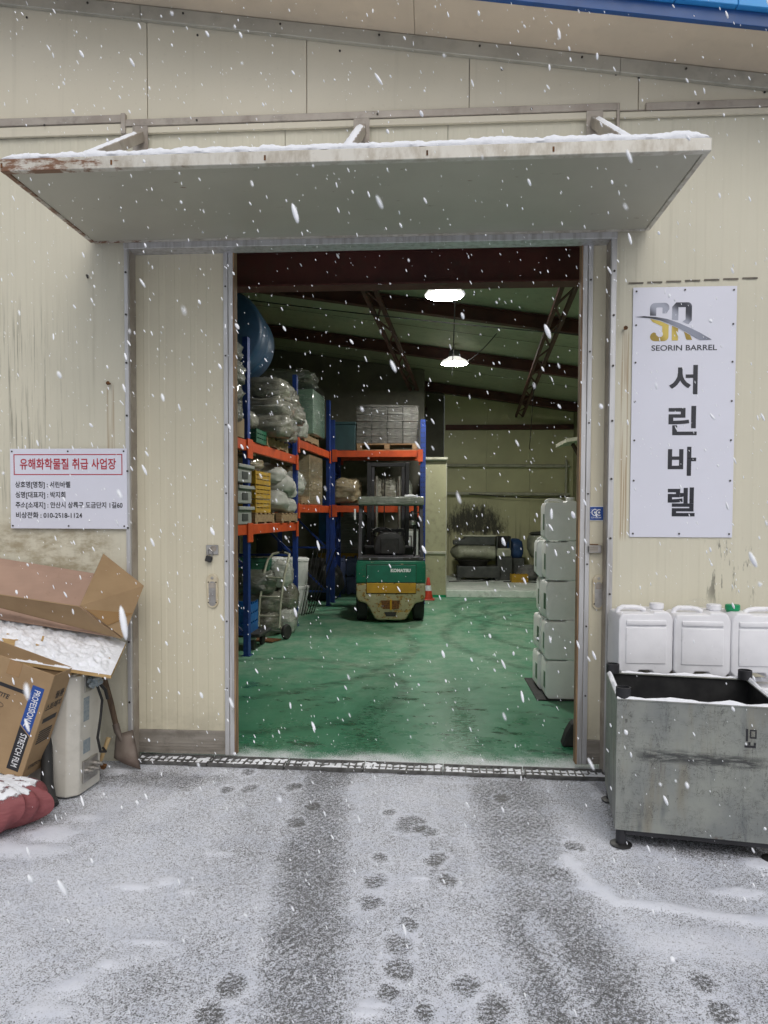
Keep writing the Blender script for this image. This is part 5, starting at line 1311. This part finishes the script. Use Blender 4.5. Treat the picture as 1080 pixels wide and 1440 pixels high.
fk('guard_rear_bar', MB().bar((-.47, .10, 1.81), (.47, .10, 1.81), .05, .09), M_FKGUARD, .008, 2)
fl = fk('film_roof_wrap', MB().box(-.495, .50, .05, 1.30, 1.775, 1.905), M_FILMROOF, .02, 2, 50)
crumple('snow_crumbs', (.30, .12, 1.915), .10, .05, .02, M_SNOW, fl, 8, 9, .4, 8, 12)
st_ = fk('seat', MB().prism([(-.24, 1.0), (.22, 1.0), (.24, 1.12), (.20, 1.30), (.10, 1.37), (-.12, 1.37), (-.22, 1.30), (-.26, 1.12)], 1, .42, .54), M_SEAT, .04, 3, 50)
MB().box(-.15, .13, .40, .42, 1.02, 1.27).build('seat_back_panel', M_RUBBER, st_, bevel=.01); MB().box(-.24, .22, .55, .95, .98, 1.09).build('seat_cushion', M_SEAT, st_, bevel=.03, seg=2, smooth=50)
MB().box(-.22, .20, .45, .95, .945, .979).build('seat_base', M_FKDARK, st_)
sw_ = fk('steering_wheel', MB().tube([(-.12+.17*math.cos(a), 1.20+.14*math.sin(a), 1.33+.08*math.sin(a)) for a in [i*math.pi/12 for i in range(25)]], .014, 8), M_WIRE, 0, 1, 60)
MB().cyl((-.12, 1.22, 1.34), (-.12, 1.55, .72), .03, n=10).build('steering_column', M_FKDARK, sw_)
fk('cowl', MB().box(-.42, .42, 1.45, 1.62, .705, 1.10), M_FKDARK, .03, 2)
for s in (-1, 1):
    mr = fk('mirror_arm', MB().tube([(s*.47, .20, 1.70), (s*.40, .15, 1.66), (s*.36, .12, 1.62)], .010, 6), M_WIRE)
fk('beacon', MB().lathe([(.05, 1.56), (.055, 1.60), (.05, 1.66), (.02, 1.69)], 14, (.33, .14, 0)), M_WIRE, 0, 1, 40)
fk('work_lamp', MB().lathe([(.045, 1.48), (.055, 1.53), (.03, 1.56)], 14, (.33, .14, 0)), M_STEEL, 0, 1, 40)
fk('lamp_pole', MB().tube([(.36, .16, 1.0), (.37, .16, 1.3), (.34, .15, 1.52)], .014, 8), M_WIRE)
fk('side_mirror', MB().box(-.56, -.53, .14, .24, 1.55, 1.72), M_INKWHITE, .008, 2)
fk('mirror_arm', MB().tube([(-.46, .16, 1.62), (-.54, .16, 1.63)], .010, 6), M_WIRE)
for s in (-1, 1):
    fk('mast_rail', MB().prism([(s*.30, 1.80), (s*.37, 1.80), (s*.37, 1.92), (s*.30, 1.92)], 2, .08, 2.54), M_FKDARK, .006)
    fk('inner_mast_rail', MB().prism([(s*.235, 1.84), (s*.296, 1.84), (s*.296, 1.93), (s*.235, 1.93)], 2, .10, 2.46), M_FKGUARD, .006)
    fk('lift_cylinder', MB().cyl((s*.20, 1.84, .1), (s*.20, 1.84, 2.30), .028, n=10), M_STEEL, 0, 1, 40)
    fk('fork', MB().box(s*.25-.05, s*.25+.05, 2.06, 2.94, .05, .09), M_FKDARK, .005); fk('fork_shank', MB().box(s*.25-.05, s*.25+.05, 2.02, 2.059, .05, .55), M_FKDARK, .005)
for z in (2.50, 1.35, .4): fk('mast_crossbar', MB().box(-.299, .299, 1.802, 1.838, z-.03, z+.035), M_FKDARK, .004)
for z in (.22, .52): fk('carriage_bar', MB().box(-.45, .45, 1.96, 2.018, z-.05, z+.05), M_FKDARK, .004)
bk = fk('load_backrest', MB().tube([(-.42, 1.985, .57), (-.42, 1.985, 1.25), (.42, 1.985, 1.25), (.42, 1.985, .57)], .016, 6), M_FKDARK)
fk('hose', MB().tube([(-.06, 1.83, .6), (-.07, 1.82, 1.5), (-.05, 1.83, 2.42)], .012, 6), M_WIRE)

# ------------------------------------------------------------------ finishing machines on the plinth
mc = thing('finishing_machine', 'grey green vibratory finishing trough machine with black hopper on the plinth', 'machine', (.95, 11.95, .14))
def cap(u, v):
    x = -.52+1.02*u; s = min(1, (u/.20))**.5 if u < .2 else (1 if u < .86 else .96)
    a = v*2*math.pi; return (x, .34*s*math.cos(a), .63+.20*s*math.sin(a))
MB().grid(cap, 20, 24, True).build('trough', M_MACHG, mc, smooth=50)
MB().cyl((-.52+1.02, 0, .63), (-.52+1.04, 0, .63), .2, .19, 24).build('trough_end', M_MACHG, mc)
MB().prism([(-.45, .80), (.50, .80), (.50, 1.00), (-.16, 1.00), (-.22, .93), (-.45, .90)], 1, -.24, .24).build('trough_rim', M_MACHD, mc, bevel=.02, seg=2)
MB().tube([(-.24, -.25, 1.01), (.52, -.25, 1.01)], .02, 8).build('rim_pipe', M_PIPE, mc)
hb_ = MB().box(.53, .85, -.30, .10, .55, .70).build('hopper', M_MACHG, mc, bevel=.01)
for a in ((.53, .55, -.30, .10), (.83, .85, -.30, .10), (.551, .829, .08, .10)): MB().box(*a, .701, 1.0).build('hopper_wall', M_MACHD, hb_)
MB().box(.551, .829, -.30, -.28, .701, .735).build('hopper_lip', M_PIPE, hb_); MB().box(.551, .829, .06, .079, .71, .99).build('hopper_back', M_HOLE, hb_)
MB().lathe([(.30, .30), (.36, .42), (.46, .46)], 24, (.02, 0, 0)).build('spring_skirt', M_HOLE, mc, smooth=40)
MB().prism([(-.36, .06), (.62, .06), (.62, .30), (.56, .32), (-.36, .32)], 1, -.32, .32).build('base', M_MACHD, mc, bevel=.02, seg=2)
for x in (-.32, .55):
    for y in (-.26, .26): MB().box(x-.05, x+.05, y-.05, y+.05, 0, .0595).build('foot', M_MACHD, mc)
MB().box(.55, .88, -.25, .2, .0, .549).build('frame_post', M_MACHD, mc)
dm = thing('blue_motor', 'dark blue tarpaulin covered motor beside the finishing machine', 'motor', (2.02, 12.1, .14))
pillow('motor_cover', (-.09, 0, .70), .19, .22, .24, M_MACHB, dm, 5, .12, .6, flat=False, wr=.06); MB().box(-.22, .12, -.18, .18, 0, .50).build('motor_stand', M_MACHD, dm, bevel=.01)
m2 = thing('tumbling_bowl', 'grey green round tumbling bowl machine behind the canister stack', 'machine', (2.60, 12.0, .14))
MB().lathe([(.10, .42), (.30, .52), (.40, .70), (.40, .92), (.36, 1.02), (.33, 1.02), (.33, .95), (.05, .75)], 28).build('bowl', M_MACHG, m2, smooth=40)
MB().lathe([(.30, 1.025), (.36, 1.06), (.30, 1.10), (.05, 1.12)], 28).build('bowl_lid', M_MACHD, m2, smooth=40)
MB().lathe([(.42, .0), (.40, .1), (.22, .38), (.18, .415)], 24).build('stand', M_MACHD, m2, smooth=40)
gt = pillow('grey_cloth', (2.18, 11.75, .30), .22, .18, .19, simple('grey_rag', (.18, .18, .17), (.11, .11, .105), 8, .8, 0, .4, 40), None, 9, .2, .8, wr=.12); tag(gt, 'grey rag heap on the plinth below the tumbling bowl', 'cloth')
crate('plastic_crate', 'small yellow crate on the plinth edge by the machines', (1.95, 11.35, .141), .05, .36, .26, .18, M_YELCR)
for i, (a, b) in enumerate((((1.6, 11.3, .152), (2.6, 11.25, .152)), ((.4, 11.2, .152), (1.3, 11.5, .152)))):
    g = MB().tube([Vector(a), Vector(a).lerp(Vector(b), .3)+Vector((0, .06, 0)), Vector(a).lerp(Vector(b), .7)-Vector((0, .06, 0)), Vector(b)], .012, 6).build('floor_hose', M_WIRE); tag(g, ('thin black hose on the plinth in front of the yellow crate', 'thin black hose on the plinth below the trough machine')[i], 'hose')
# ------------------------------------------------------------------ falling snow in the yard
def snowfall():
    r = random.Random(5); V = []; Fc = []
    NS = 6; prof = [(.0, -1), (.62, -.72), (1, -.2), (.95, .35), (.55, .8), (.0, 1)]
    n = 0
    while n < NFLAKE:
        p = Vector((r.uniform(-3.4, 3.4), r.uniform(-4.6, -.06), r.uniform(.05, 5.4)))
        if (p-CAM).length < .40 or p.z > ROOF(p.x)-.1 and p.y > -.6: continue
        if -2.3 < p.x < 1.42 and p.y > -1.1 and 3.3 < p.z < 3.6: continue
        if p.z < 1.2 and p.x < -1.7 and p.y > -1.4: continue
        if p.z < 1.2 and p.x > .8 and p.y > -1.4: continue
        n += 1
        s = min(.0055, max(.0007, .00125*math.exp(r.gauss(0, .58)))); ln = s*r.uniform(1.6, 5.0)
        d = Vector((.42+r.gauss(0, .14), r.gauss(0, .2), -1)).normalized()
        a = d.cross(Vector((0, 1, 0))).normalized(); b = d.cross(a); i = len(V); w = [r.uniform(.75, 1.25) for _ in range(NS)]
        V.append(tuple(p-d*ln))
        for q, z in prof[1:-1]:
            for j in range(NS):
                an = 2*math.pi*j/NS; V.append(tuple(p+(a*math.cos(an)+b*math.sin(an))*s*q*w[j]+d*z*ln))
        V.append(tuple(p+d*ln)); e = len(V)-1
        for j in range(NS):
            k = (j+1) % NS; Fc.append((i, i+1+k, i+1+j)); Fc.append((e, e-NS+j, e-NS+k))
            for t in range(3): Fc.append((i+1+t*NS+j, i+1+t*NS+k, i+1+(t+1)*NS+k, i+1+(t+1)*NS+j))
    me = bpy.data.meshes.new('falling_snow'); me.from_pydata(V, [], Fc); me.materials.append(M_FLAKE); me.shade_smooth()
    tag(put('falling_snow', me), 'snowflakes falling through the air of the yard', 'snow', kind='stuff')
NFLAKE = 14000
snowfall()
